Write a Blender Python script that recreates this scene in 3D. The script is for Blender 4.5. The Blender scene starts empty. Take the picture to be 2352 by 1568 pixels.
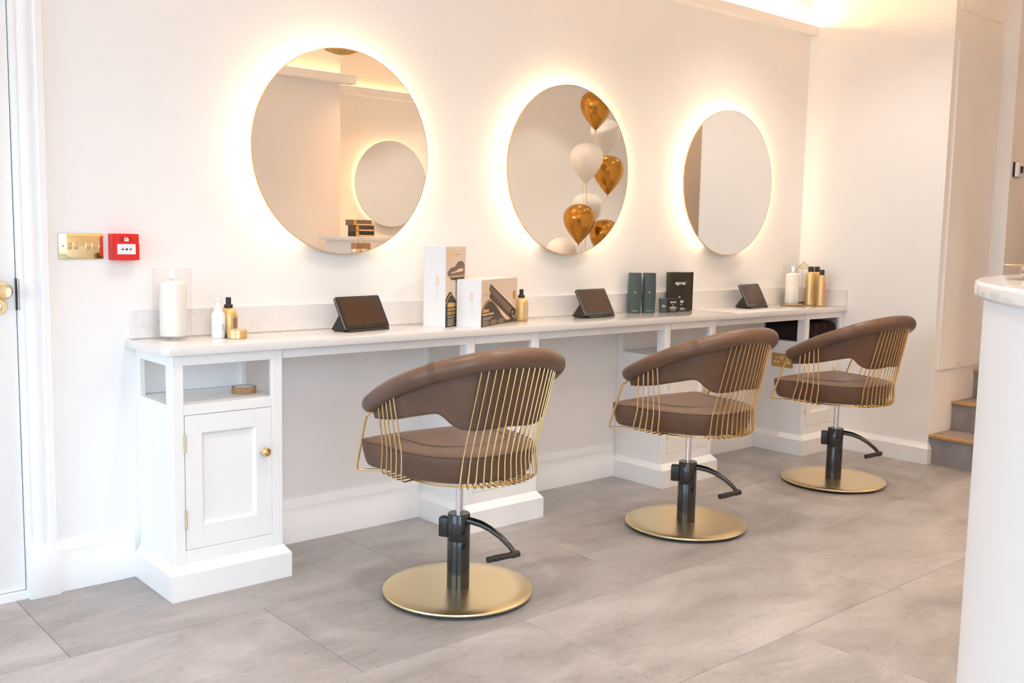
import bpy, bmesh, math, random
from mathutils import Vector, Matrix

# ------------------------------------------------------------------ camera, world, light, exposure
SC = bpy.context.scene
COL = SC.collection
PI = math.pi

def cam_setup():
    f, W = 2261.5769, 2352.0
    yaw, pitch, roll = 0.7171, 0.1082, 0.0199
    F = Vector((math.sin(yaw)*math.cos(pitch), math.cos(yaw)*math.cos(pitch), -math.sin(pitch)))
    R = Vector((math.cos(yaw), -math.sin(yaw), 0)); U = R.cross(F)
    c, s = math.cos(roll), math.sin(roll)
    R, U = R*c + U*s, U*c - R*s
    cam = bpy.data.cameras.new('camera'); o = bpy.data.objects.new('camera', cam); COL.objects.link(o)
    cam.sensor_width = 36.0; cam.sensor_fit = 'HORIZONTAL'; cam.lens = 36.0*f/W
    cam.clip_start = 0.02
    m = Matrix(((R.x, U.x, -F.x, -0.5861), (R.y, U.y, -F.y, -3.4574), (R.z, U.z, -F.z, 1.2410), (0, 0, 0, 1)))
    o.matrix_world = m
    SC.camera = o
cam_setup()

WORLD_STRENGTH = 4.5
LED_COVE = 270.0
LED_MIRROR = 40.0
DOWNLIGHT_W = 5.4
WARM = (1.0, 0.54, 0.20)
EXPOSURE = 0.34

w = bpy.data.worlds.new('overcast_sky'); SC.world = w; w.use_nodes = True
bg = w.node_tree.nodes['Background']; bg.inputs['Color'].default_value = (0.72, 0.88, 1.06, 1); bg.inputs['Strength'].default_value = WORLD_STRENGTH
SC.view_settings.view_transform = 'Standard'; SC.view_settings.look = 'None'
SC.view_settings.gamma = 1.0; SC.view_settings.use_curve_mapping = False
SC.view_settings.exposure = EXPOSURE
SC.cycles.max_bounces = 12; SC.cycles.diffuse_bounces = 7; SC.cycles.glossy_bounces = 6
SC.cycles.transparent_max_bounces = 16; SC.cycles.sample_clamp_indirect = 6.0
SC.cycles.caustics_reflective = False; SC.cycles.caustics_refractive = False

def portal(name, loc, rot, sx, sy):
    L = bpy.data.lights.new(name, 'AREA'); L.shape = 'RECTANGLE'; L.size = sx; L.size_y = sy
    L.cycles.is_portal = True
    o = bpy.data.objects.new(name, L); COL.objects.link(o); o.location = loc; o.rotation_euler = rot
# the glazed shop corner behind and to the left of the photographer lets the sky in
portal('window_portal', (-0.36, -4.06, 1.48), (PI/2, 0, 0), 1.86, 2.6)
portal('window_portal', (-4.26, -2.0, 1.48), (PI/2, 0, -PI/2), 3.8, 2.6)

# ------------------------------------------------------------------ materials
MATS = {}
def newmat(name):
    m = bpy.data.materials.new(name); m.use_nodes = True
    nt = m.node_tree; b = nt.nodes['Principled BSDF']
    MATS[name] = m
    return m, nt, b
def plain(name, col, rough=0.5, metal=0.0, bump=0.0, bscale=200, coat=0.0, spec=None, var=0.0, vscale=6):
    m, nt, b = newmat(name)
    b.inputs['Base Color'].default_value = (*col, 1); b.inputs['Roughness'].default_value = rough; b.inputs['Metallic'].default_value = metal
    if coat: b.inputs['Coat Weight'].default_value = coat; b.inputs['Coat Roughness'].default_value = 0.08
    if spec is not None: b.inputs['Specular IOR Level'].default_value = spec
    tc = nt.nodes.new('ShaderNodeTexCoord')
    if var:
        n = nt.nodes.new('ShaderNodeTexNoise'); n.inputs['Scale'].default_value = vscale; n.inputs['Detail'].default_value = 5
        nt.links.new(tc.outputs['Object'], n.inputs['Vector'])
        r = nt.nodes.new('ShaderNodeValToRGB')
        r.color_ramp.elements[0].position = 0.3; r.color_ramp.elements[1].position = 0.7
        r.color_ramp.elements[0].color = (*[c*(1-var) for c in col], 1); r.color_ramp.elements[1].color = (*[min(1, c*(1+var)) for c in col], 1)
        nt.links.new(n.outputs['Fac'], r.inputs['Fac']); nt.links.new(r.outputs['Color'], b.inputs['Base Color'])
    if bump:
        n = nt.nodes.new('ShaderNodeTexNoise'); n.inputs['Scale'].default_value = bscale; n.inputs['Detail'].default_value = 4
        nt.links.new(tc.outputs['Object'], n.inputs['Vector'])
        bp = nt.nodes.new('ShaderNodeBump'); bp.inputs['Strength'].default_value = bump; bp.inputs['Distance'].default_value = 0.002
        nt.links.new(n.outputs['Fac'], bp.inputs['Height']); nt.links.new(bp.outputs['Normal'], b.inputs['Normal'])
    return m
def emit(name, col, strength):
    m, nt, b = newmat(name)
    b.inputs['Base Color'].default_value = (*col, 1)
    b.inputs['Emission Color'].default_value = (*col, 1); b.inputs['Emission Strength'].default_value = strength
    return m

plain('wall_paint', (0.90, 0.885, 0.87), 0.65, bump=0.03, bscale=350)
plain('trim_paint', (0.91, 0.905, 0.90), 0.38, bump=0.02, bscale=120)
plain('desk_paint', (0.87, 0.87, 0.87), 0.45)
plain('ceiling_paint', (0.92, 0.915, 0.91), 0.8)
plain('gold_satin', (1.0, 0.80, 0.47), 0.30, 1.0, var=0.04, vscale=3)
plain('gold_wire', (0.86, 0.62, 0.29), 0.24, 1.0)
plain('brass_polished', (0.93, 0.73, 0.40), 0.10, 1.0, bump=0.06, bscale=18)
plain('brass_brushed', (0.62, 0.38, 0.12), 0.34, 1.0)
plain('chrome', (0.75, 0.75, 0.76), 0.16, 1.0)
plain('steel_dull', (0.38, 0.36, 0.35), 0.35, 1.0)
plain('black_gloss', (0.008, 0.008, 0.010), 0.16, coat=0.4)
plain('black_rubber', (0.012, 0.012, 0.013), 0.55, bump=0.2, bscale=120)
plain('black_plastic', (0.014, 0.012, 0.012), 0.32)
plain('screen_glass', (0.060, 0.034, 0.023), 0.16, spec=0.25)
plain('card_white', (0.86, 0.86, 0.85), 0.45)
plain('card_rose', (0.76, 0.62, 0.50), 0.45)
plain('print_brown', (0.060, 0.040, 0.034), 0.42)
plain('print_black', (0.018, 0.015, 0.014), 0.42)
plain('print_grey', (0.17, 0.115, 0.085), 0.4)
plain('print_gold', (0.72, 0.42, 0.12), 0.35, 0.5)
plain('print_gold_pale', (0.80, 0.58, 0.32), 0.4)
plain('print_white', (0.86, 0.85, 0.82), 0.5)
plain('print_cream', (0.72, 0.56, 0.36), 0.5)
plain('card_teal', (0.030, 0.058, 0.066), 0.42, bump=0.02, bscale=500)
plain('card_green_black', (0.012, 0.013, 0.011), 0.40)
plain('wax', (0.90, 0.87, 0.82), 0.45)
plain('plastic_white', (0.86, 0.87, 0.89), 0.35)
plain('label_grey', (0.60, 0.60, 0.63), 0.5)
plain('gold_bottle', (0.72, 0.52, 0.23), 0.36, 0.55)
plain('gold_tin', (0.84, 0.60, 0.28), 0.28, 0.8)
plain('label_pink', (0.70, 0.25, 0.24), 0.5)
plain('label_brown', (0.30, 0.18, 0.10), 0.5)
plain('label_green', (0.10, 0.16, 0.09), 0.5)
plain('cork', (0.44, 0.25, 0.13), 0.85, var=0.35, vscale=260, bump=0.2, bscale=300)
plain('towel', (0.020, 0.010, 0.010), 0.95, bump=0.9, bscale=260)
plain('red_plastic', (0.70, 0.010, 0.005), 0.45, bump=0.02, bscale=300)
plain('red_dark', (0.55, 0.004, 0.010), 0.3)
plain('ink', (0.012, 0.008, 0.012), 0.5)
plain('oak_strip', (0.46, 0.25, 0.09), 0.42, var=0.15, vscale=30)
plain('white_insert', (0.80, 0.80, 0.80), 0.4)
plain('balloon_gold', (0.52, 0.25, 0.045), 0.16, 0.9)
plain('balloon_white', (0.80, 0.76, 0.70), 0.28)
plain('ribbon', (0.80, 0.55, 0.18), 0.3, 0.7)
plain('kraft', (0.42, 0.25, 0.14), 0.75)
plain('rattan', (0.62, 0.38, 0.12), 0.6, var=0.4, vscale=90)
plain('globe_opal', (0.80, 0.77, 0.73), 0.4)
plain('seam_dark', (0.060, 0.034, 0.024), 0.7)
plain('piping_leather', (0.070, 0.038, 0.025), 0.5)
plain('gap_dark', (0.10, 0.09, 0.10), 0.8)
plain('pavement', (0.35, 0.35, 0.34), 0.9, var=0.15, vscale=2)
emit('led_cove', WARM, LED_COVE)
emit('led_mirror', (1.0, 0.71, 0.40), LED_MIRROR)
emit('led_down', (1.0, 0.74, 0.48), 40)
emit('flame', (1.0, 0.80, 0.50), 9)

def mk_mirror():
    m, nt, b = newmat('mirror_glass')
    b.inputs['Base Color'].default_value = (0.93, 0.92, 0.90, 1); b.inputs['Metallic'].default_value = 1; b.inputs['Roughness'].default_value = 0.0
mk_mirror()
def mk_glass(name, tint, rough=0.0, k=0.5):
    m = bpy.data.materials.new(name); m.use_nodes = True; nt = m.node_tree; nt.nodes.clear()
    o = nt.nodes.new('ShaderNodeOutputMaterial'); t = nt.nodes.new('ShaderNodeBsdfTransparent'); g = nt.nodes.new('ShaderNodeBsdfGlossy')
    t.inputs['Color'].default_value = (*tint, 1); g.inputs['Roughness'].default_value = rough
    fr = nt.nodes.new('ShaderNodeLayerWeight'); fr.inputs['Blend'].default_value = 0.5
    pw = nt.nodes.new('ShaderNodeMath'); pw.operation = 'POWER'; pw.inputs[1].default_value = 4.0
    nt.links.new(fr.outputs['Facing'], pw.inputs[0])
    mr = nt.nodes.new('ShaderNodeMapRange'); mr.inputs['To Min'].default_value = 0.03; mr.inputs['To Max'].default_value = k
    nt.links.new(pw.outputs['Value'], mr.inputs['Value'])
    mx = nt.nodes.new('ShaderNodeMixShader')
    nt.links.new(mr.outputs['Result'], mx.inputs['Fac']); nt.links.new(t.outputs['BSDF'], mx.inputs[1]); nt.links.new(g.outputs['BSDF'], mx.inputs[2])
    nt.links.new(mx.outputs['Shader'], o.inputs['Surface']); MATS[name] = m
mk_glass('clear_glass', (0.994, 0.994, 0.992), k=0.16)
mk_glass('window_glass', (0.97, 0.98, 0.98), k=0.35)

def mk_quartz():
    m, nt, b = newmat('quartz')
    tc = nt.nodes.new('ShaderNodeTexCoord')
    n = nt.nodes.new('ShaderNodeTexNoise'); n.inputs['Scale'].default_value = 7; n.inputs['Detail'].default_value = 8; n.inputs['Distortion'].default_value = 1.6
    v = nt.nodes.new('ShaderNodeValToRGB'); e = v.color_ramp.elements
    e[0].position = 0.485; e[0].color = (0.83, 0.81, 0.79, 1); e[1].position = 0.515; e[1].color = (0.83, 0.81, 0.79, 1)
    x = v.color_ramp.elements.new(0.5); x.color = (0.71, 0.68, 0.66, 1)
    n2 = nt.nodes.new('ShaderNodeTexNoise'); n2.inputs['Scale'].default_value = 3.0
    v2 = nt.nodes.new('ShaderNodeValToRGB'); v2.color_ramp.elements[0].position = 0.52; v2.color_ramp.elements[1].position = 0.66
    mx = nt.nodes.new('ShaderNodeMixRGB'); mx.inputs['Color1'].default_value = (0.83, 0.81, 0.79, 1)
    for k in (n, n2): nt.links.new(tc.outputs['Object'], k.inputs['Vector'])
    nt.links.new(n.outputs['Fac'], v.inputs['Fac']); nt.links.new(n2.outputs['Fac'], v2.inputs['Fac'])
    nt.links.new(v2.outputs['Color'], mx.inputs['Fac']); nt.links.new(v.outputs['Color'], mx.inputs['Color2'])
    nt.links.new(mx.outputs['Color'], b.inputs['Base Color']); b.inputs['Roughness'].default_value = 0.08
mk_quartz()

def mk_stone(name, c0, c1, c2, rough, scale=1.0):
    m, nt, b = newmat(name); L = nt.links.new
    tc = nt.nodes.new('ShaderNodeTexCoord'); oi = nt.nodes.new('ShaderNodeObjectInfo')
    add = nt.nodes.new('ShaderNodeVectorMath'); add.operation = 'ADD'
    sc = nt.nodes.new('ShaderNodeVectorMath'); sc.operation = 'SCALE'; sc.inputs['Scale'].default_value = 37.0
    cmb = nt.nodes.new('ShaderNodeCombineXYZ'); L(oi.outputs['Random'], cmb.inputs['X']); L(oi.outputs['Random'], cmb.inputs['Y'])
    L(cmb.outputs['Vector'], sc.inputs[0]); L(tc.outputs['Object'], add.inputs[0]); L(sc.outputs['Vector'], add.inputs[1])
    mp = nt.nodes.new('ShaderNodeMapping'); mp.inputs['Scale'].default_value = (0.8*scale, 1.7*scale, 1.0*scale); L(add.outputs['Vector'], mp.inputs['Vector'])
    n1 = nt.nodes.new('ShaderNodeTexNoise'); n1.inputs['Scale'].default_value = 2.6; n1.inputs['Detail'].default_value = 9; n1.inputs['Roughness'].default_value = 0.62; n1.inputs['Distortion'].default_value = 0.6
    n2 = nt.nodes.new('ShaderNodeTexNoise'); n2.inputs['Scale'].default_value = 16; n2.inputs['Detail'].default_value = 8; n2.inputs['Roughness'].default_value = 0.72; n2.inputs['Distortion'].default_value = 1.2
    n3 = nt.nodes.new('ShaderNodeTexNoise'); n3.inputs['Scale'].default_value = 5; n3.inputs['Detail'].default_value = 10; n3.inputs['Distortion'].default_value = 2.2
    for n in (n1, n2, n3): L(mp.outputs['Vector'], n.inputs['Vector'])
    r1 = nt.nodes.new('ShaderNodeValToRGB'); e = r1.color_ramp.elements
    e[0].position = 0.30; e[0].color = (*c0, 1); e[1].position = 0.68; e[1].color = (*c2, 1); k = e.new(0.5); k.color = (*c1, 1)
    L(n1.outputs['Fac'], r1.inputs['Fac'])
    r2 = nt.nodes.new('ShaderNodeValToRGB'); e = r2.color_ramp.elements
    e[0].position = 0.30; e[0].color = (0.55, 0.53, 0.52, 1); e[1].position = 0.44; e[1].color = (1, 1, 1, 1)
    L(n2.outputs['Fac'], r2.inputs['Fac'])
    mx = nt.nodes.new('ShaderNodeMixRGB'); mx.blend_type = 'MULTIPLY'; mx.inputs['Fac'].default_value = 0.6
    L(r1.outputs['Color'], mx.inputs['Color1']); L(r2.outputs['Color'], mx.inputs['Color2'])
    r3 = nt.nodes.new('ShaderNodeValToRGB'); e = r3.color_ramp.elements
    e[0].position = 0.485; e[0].color = (0, 0, 0, 1); e[1].position = 0.515; e[1].color = (0, 0, 0, 1); k = e.new(0.5); k.color = (0.11, 0.11, 0.11, 1)
    L(n3.outputs['Fac'], r3.inputs['Fac'])
    mx2 = nt.nodes.new('ShaderNodeMixRGB'); mx2.inputs['Color2'].default_value = (0.75, 0.73, 0.71, 1)
    L(r3.outputs['Color'], mx2.inputs['Fac']); L(mx.outputs['Color'], mx2.inputs['Color1'])
    hv = nt.nodes.new('ShaderNodeHueSaturation'); mr = nt.nodes.new('ShaderNodeMapRange')
    mr.inputs['To Min'].default_value = 0.89; mr.inputs['To Max'].default_value = 1.09
    L(oi.outputs['Random'], mr.inputs['Value']); L(mr.outputs['Result'], hv.inputs['Value']); L(mx2.outputs['Color'], hv.inputs['Color'])
    L(hv.outputs['Color'], b.inputs['Base Color'])
    b.inputs['Roughness'].default_value = rough
    bp = nt.nodes.new('ShaderNodeBump'); bp.inputs['Strength'].default_value = 0.12; bp.inputs['Distance'].default_value = 0.002
    L(n2.outputs['Fac'], bp.inputs['Height']); L(bp.outputs['Normal'], b.inputs['Normal'])
mk_stone('floor_stone', (0.255, 0.243, 0.240), (0.350, 0.336, 0.332), (0.445, 0.428, 0.424), 0.38)
mk_stone('riser_stone', (0.20, 0.19, 0.19), (0.25, 0.24, 0.24), (0.30, 0.29, 0.29), 0.5, 2.0)
mk_stone('tread_stone', (0.24, 0.20, 0.18), (0.30, 0.26, 0.23), (0.36, 0.31, 0.28), 0.5, 2.0)

def mk_leather():
    m, nt, b = newmat('brown_leather'); L = nt.links.new
    tc = nt.nodes.new('ShaderNodeTexCoord')
    n = nt.nodes.new('ShaderNodeTexNoise'); n.inputs['Scale'].default_value = 9; n.inputs['Detail'].default_value = 6
    v = nt.nodes.new('ShaderNodeTexVoronoi'); v.inputs['Scale'].default_value = 420
    r = nt.nodes.new('ShaderNodeValToRGB'); e = r.color_ramp.elements
    e[0].position = 0.3; e[0].color = (0.094, 0.050, 0.031, 1); e[1].position = 0.7; e[1].color = (0.134, 0.073, 0.046, 1)
    for k in (n, v): L(tc.outputs['Object'], k.inputs['Vector'])
    L(n.outputs['Fac'], r.inputs['Fac']); L(r.outputs['Color'], b.inputs['Base Color'])
    b.inputs['Roughness'].default_value = 0.38; b.inputs['Sheen Weight'].default_value = 0.05; b.inputs['Sheen Roughness'].default_value = 0.5
    bp = nt.nodes.new('ShaderNodeBump'); bp.inputs['Strength'].default_value = 0.12; bp.inputs['Distance'].default_value = 0.0006
    L(v.outputs['Distance'], bp.inputs['Height']); L(bp.outputs['Normal'], b.inputs['Normal'])
mk_leather()

# ------------------------------------------------------------------ mesh helpers
class MB:
    def __init__(s): s.v = []; s.f = []
    def add(s, v, f):
        n = len(s.v); s.v += [tuple(p) for p in v]; s.f += [tuple(i+n for i in q) for q in f]; return s
    def box(s, x0, x1, y0, y1, z0, z1):
        v = [(x0,y0,z0),(x1,y0,z0),(x1,y1,z0),(x0,y1,z0),(x0,y0,z1),(x1,y0,z1),(x1,y1,z1),(x0,y1,z1)]
        return s.add(v, [(0,3,2,1),(4,5,6,7),(0,1,5,4),(1,2,6,5),(2,3,7,6),(3,0,4,7)])
    def prism(s, pts, axis, a, b):
        # closed polygon pts (2D) extruded along axis from a to b
        n = len(pts)
        def P(p, t): return {'x': (t, p[0], p[1]), 'y': (p[0], t, p[1]), 'z': (p[0], p[1], t)}[axis]
        v = [P(p, a) for p in pts] + [P(p, b) for p in pts]
        f = [tuple(range(n))[::-1], tuple(range(n, 2*n))] + [(i, (i+1) % n, n+(i+1) % n, n+i) for i in range(n)]
        return s.add(v, f)
    def lathe(s, prof, n=32, c=(0, 0, 0)):
        # prof: list of (r, z), r may be 0 at ends
        v = []; rings = []
        for r, z in prof:
            if r < 1e-7: rings.append([len(v)]); v.append((c[0], c[1], c[2]+z))
            else:
                rings.append(list(range(len(v), len(v)+n)))
                v += [(c[0]+r*math.cos(2*PI*i/n), c[1]+r*math.sin(2*PI*i/n), c[2]+z) for i in range(n)]
        f = []
        for A, B in zip(rings, rings[1:]):
            if len(A) == 1 and len(B) == 1: continue
            for i in range(n):
                j = (i+1) % n
                if len(A) == 1: f.append((A[0], B[j], B[i]))
                elif len(B) == 1: f.append((A[i], A[j], B[0]))
                else: f.append((A[i], A[j], B[j], B[i]))
        return s.add(v, f)
    def tube(s, path, r, n=8, closed=False, caps=True):
        P = [Vector(p) for p in path]; N = len(P)
        R = r if isinstance(r, (list, tuple)) else [r]*N
        T = []
        for i in range(N):
            a = P[(i-1) % N] if (closed or i) else P[0]; b = P[(i+1) % N] if (closed or i < N-1) else P[-1]
            T.append((b-a).normalized())
        ref = Vector((0, 0, 1)) if abs(T[0].z) < 0.9 else Vector((1, 0, 0))
        u = T[0].cross(ref).normalized(); v = []
        for i in range(N):
            u = (u - T[i]*u.dot(T[i])).normalized(); w_ = T[i].cross(u)
            rr = R[i]; ra, rb = rr if isinstance(rr, tuple) else (rr, rr)
            v += [P[i] + u*(ra*math.cos(2*PI*k/n)) + w_*(rb*math.sin(2*PI*k/n)) for k in range(n)]
        f = []
        for i in range(N if closed else N-1):
            j = (i+1) % N
            for k in range(n):
                l = (k+1) % n; f.append((i*n+k, i*n+l, j*n+l, j*n+k))
        if caps and not closed:
            f.append(tuple(range(n))[::-1]); f.append(tuple((N-1)*n+k for k in range(n)))
        return s.add(v, f)
    def build(s, name, mat, parent=None, smooth=False, bevel=0.0, seg=2, auto=None):
        me = bpy.data.meshes.new(name); me.from_pydata(s.v, [], s.f)
        bm = bmesh.new(); bm.from_mesh(me)
        bmesh.ops.recalc_face_normals(bm, faces=bm.faces)
        if bevel: bmesh.ops.bevel(bm, geom=list(bm.edges), offset=bevel, segments=seg, profile=0.5, affect='EDGES', clamp_overlap=True)
        for f in bm.faces: f.smooth = smooth
        if smooth or auto:
            lim = math.radians(auto or 35)
            for f in bm.faces: f.smooth = True
            for e in bm.edges:
                if len(e.link_faces) == 2 and e.calc_face_angle(0) > lim: e.smooth = False
        bm.to_mesh(me); bm.free()
        o = bpy.data.objects.new(name, me); COL.objects.link(o); me.materials.append(MATS[mat])
        if parent is not None: o.parent = parent
        return o
def bx(name, mat, x0, x1, y0, y1, z0, z1, parent=None, bevel=0.0, seg=2):
    return MB().box(x0, x1, y0, y1, z0, z1).build(name, mat, parent, bevel=bevel, seg=seg, auto=35 if bevel else None)
def empty(name, loc=(0, 0, 0), rz=0.0, label=None, cat=None, group=None):
    o = bpy.data.objects.new(name, None); COL.objects.link(o); o.location = loc; o.rotation_euler = (0, 0, rz)
    o.empty_display_size = 0.1
    tag(o, label, cat, group); return o
def tag(o, label=None, cat=None, group=None, kind=None):
    if label: o['label'] = label
    if cat: o['category'] = cat
    if group: o['group'] = group
    if kind: o['kind'] = kind
    return o
def struct(o, label=None):
    o['kind'] = 'structure'
    if label: o['label'] = label
    return o
def copy_tree(o, parent=None):
    c = o.copy(); COL.objects.link(c); c.parent = parent
    for ch in list(o.children): copy_tree(ch, c)
    return c
def text_mesh(name, txt, size, mat, parent, M, bold=0.0, align='CENTER', depth=0.0002, shear=0.0, xs=1.0):
    cu = bpy.data.curves.new('lettering', 'FONT'); cu.body = txt; cu.size = size; cu.align_x = align; cu.align_y = 'CENTER'
    cu.offset = bold; cu.extrude = depth; cu.shear = shear; cu.resolution_u = 4
    t = bpy.data.objects.new('lettering', cu); COL.objects.link(t)
    bpy.context.view_layer.update()
    me = bpy.data.meshes.new_from_object(t.evaluated_get(bpy.context.evaluated_depsgraph_get()))
    bpy.data.objects.remove(t); bpy.data.curves.remove(cu)
    o = bpy.data.objects.new(name, me); COL.objects.link(o); me.materials.clear(); me.materials.append(MATS[mat])
    o.parent = parent; o.matrix_local = M @ Matrix.Diagonal((xs, 1, 1, 1)); return o
def face_M(x, y, z, facing='-y'):
    # local x -> right, y -> up, z -> out of the face
    if facing == '-y': r, u, n = Vector((1,0,0)), Vector((0,0,1)), Vector((0,-1,0))
    elif facing == '-x': r, u, n = Vector((0,-1,0)), Vector((0,0,1)), Vector((-1,0,0))
    elif facing == '+z': r, u, n = Vector((1,0,0)), Vector((0,1,0)), Vector((0,0,1))
    return Matrix(((r.x,u.x,n.x,x),(r.y,u.y,n.y,y),(r.z,u.z,n.z,z),(0,0,0,1)))
def flat(name, mat, pts, parent, M, depth=0.0003):
    # thin printed shape: 2D polygon pts placed by M
    o = MB().prism(pts, 'z', 0.0, depth).build(name, mat, parent); o.matrix_local = M; return o

# ------------------------------------------------------------------ structure
XR = 4.7826      # right wall
YE = -0.885      # where the right wall ends and the stairs begin
ZC = 2.95
fl = struct(bx('floor', 'gap_dark', -4.3, 8.1, -4.6, 0.1, -0.06, -0.0045), 'grey stone-look floor')
TX, TY = 1.216, 0.6065
tile_me = None
for r in range(-1, 8):
    y1 = -0.5715 - (r-1)*TY if False else 0.035 - r*TY
    off = 1.475 if r % 2 == 0 else 2.083
    for k in range(-5, 7):
        x0 = off + k*TX
        if x0 > 8.0 or x0 + TX < -4.2 or y1 - TY > 0.0 or y1 < -4.5: continue
        if y1 - TY/2 > 0.0: continue
        if tile_me is None:
            t = MB().box(0.0007, TX-0.0007, -TY+0.0007, -0.0007, -0.005, 0.0).build('tile', 'floor_stone', fl, bevel=0.0005, seg=1); tile_me = t.data
        else:
            t = bpy.data.objects.new('tile', tile_me); COL.objects.link(t); t.parent = fl
        t.location = (x0, y1, 0)

# main wall with the doorway at its left end
wm = struct(bx('wall_main', 'wall_paint', 0.296, 8.0, 0.0, 0.12, 0.0, ZC), 'long pale wall behind the mirrors')
struct(bx('wall_over_door', 'wall_paint', -0.62, 0.296, 0.0, 0.12, 2.06, ZC))
struct(bx('wall_beside_door', 'wall_paint', -4.3, -0.62, 0.0, 0.12, 0.0, ZC))
# right wall block, its return along the stairs and the step further in
wr = struct(bx('wall_right', 'wall_paint', XR, 5.40, YE, 0.0, 0.0, ZC), 'end wall beside the stairs')
struct(bx('wall_stairs', 'wall_paint', 5.40, 8.0, -0.972, 0.0, 0.0, ZC), 'wall beside the upper stairs')
bx('joint_line', 'wall_paint', XR-0.0012, XR, YE+0.012, -0.052, 2.4605, 2.463, wr)
bx('corner_bead', 'trim_paint', XR-0.002, XR+0.016, YE-0.002, YE+0.004, 0.185, ZC, wr)
# opposite side of the room, seen in the mirrors
struct(bx('wall_opposite', 'wall_paint', 0.70, 3.86, -4.60, -4.0, 0.0, ZC), 'wall opposite the mirrors')
struct(bx('wall_recess', 'wall_paint', 3.86, 8.1, -4.62, -4.5, 0.0, ZC))
struct(bx('wall_far_end', 'wall_paint', 8.0, 8.1, -4.5, 0.0, 0.0, ZC))
struct(bx('wall_stair_side', 'wall_paint', 5.25, 8.0, -1.90, -1.80, 0.0, ZC))
struct(bx('ceiling', 'ceiling_paint', -4.3, 8.1, -4.62, 0.12, ZC, ZC+0.08))
# glazed corner
def window_wall(name, axis, a0, a1, p0, p1, z0, z1, label):
    m = MB()
    lo, hi = (a0, a1)
    def B(u0, u1, w0, w1):
        if axis == 'x': m.box(u0, u1, p0, p1, w0, w1)
        else: m.box(p0, p1, u0, u1, w0, w1)
    e = 0.12
    B(lo, hi, 0, z0); B(lo, hi, z1, ZC); B(lo, lo+e, z0, z1); B(hi-e, hi, z0, z1)
    o = struct(m.build(name, 'wall_paint'), label); return o
struct(bx('wall_front_side', 'wall_paint', -4.3, -1.42, -4.12, -4.0, 0.0, ZC))
window_wall('wall_front', 'x', -1.42, 0.70, -4.12, -4.0, 0.15, 2.80, 'glazed shop front wall')
window_wall('wall_left', 'y', -4.0, 0.0, -4.32, -4.2, 0.15, 2.80, 'glazed side wall')
for i, (axis, a0, a1, p) in enumerate((('x', -1.30, 0.58, -4.06), ('y', -3.88, -0.12, -4.26))):
    wn = bpy.data.objects.new('window_%d' % (i+1), None); COL.objects.link(wn); struct(wn, 'large shop window')
    n = 3
    for k in range(n+1):
        u = a0 + (a1-a0)*k/n
        b = (u-0.025, u+0.025, p-0.03, p+0.03) if axis == 'x' else (p-0.03, p+0.03, u-0.025, u+0.025)
        bx('mullion', 'trim_paint', *b, 0.15, 2.80, wn)
    for k in range(n):
        u0, u1 = a0+(a1-a0)*k/n+0.027, a0+(a1-a0)*(k+1)/n-0.027
        b = (u0, u1, p-0.003, p+0.003) if axis == 'x' else (p-0.003, p+0.003, u0, u1)
        bx('pane', 'window_glass', *b, 0.152, 2.798, wn)
gp = bx('ground', 'pavement', -40, 40, -40, 40, -0.30, -0.10); struct(gp, 'pavement outside')

# cove ledges with LED strips lying on them
def ledge(name, x0, x1, y0, y1, z0, z1, led):
    t = struct(bx(name, 'trim_paint', x0, x1, y0, y1, z0, z1, bevel=0.001, seg=1)); bx('led_strip', 'led_cove', *led, t); return t
ledge('trim_1', -4.2, XR, -0.052, 0.0, 2.464, 2.519, (-4.1, XR-0.01, -0.030, -0.020, 2.519, 2.524))
ledge('trim_2', 0.70, 3.96, -4.0, -3.90, 2.47, 2.54, (0.75, 3.9, -3.975, -3.965, 2.54, 2.545))
ledge('trim_3', 3.96, 5.25, -4.5, -4.43, 2.47, 2.54, (3.98, 5.2, -4.485, -4.475, 2.54, 2.545))

# skirting boards with an ogee top
SK = [(0,0),(-0.018,0),(-0.018,0.118),(-0.0165,0.121),(-0.0165,0.126),(-0.0145,0.131),(-0.0155,0.140),(-0.0145,0.149),(-0.010,0.156),(-0.0095,0.164),(-0.006,0.1716),(0,0.1716)]
for a, b in ((0.395, 0.652), (1.091, 1.888), (2.328, 3.130), (3.570, 4.357)):
    struct(MB().prism(SK, 'x', a, b).build('baseboard_main', 'trim_paint', auto=30), 'moulded white skirting board')
# plinth-style skirting on the right wall, wrapping round its end
PB = [(0,0),(0.029,0),(0.029,0.088),(0.012,0.104),(0.006,0.115),(0,0.115)]
m = MB(); path = [(-1, 0.0), (-1, 0.0)]
v = []; nP = len(PB)
for k, (d, z) in enumerate(PB): v.append((XR-d, -0.345, z))
for k, (d, z) in enumerate(PB): v.append((XR-d, YE-d*0.55, z))
for k, (d, z) in enumerate(PB): v.append((XR+0.022, YE-d*0.55, z))
f = []
for s_ in range(2):
    for k in range(nP-1):
        f.append((s_*nP+k, s_*nP+k+1, (s_+1)*nP+k+1, (s_+1)*nP+k))
f += [tuple(range(nP)), tuple(range(2*nP, 3*nP))[::-1]]
struct(m.add(v, f).build('baseboard_right', 'trim_paint', auto=20), 'white plinth skirting at the end wall')

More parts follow.
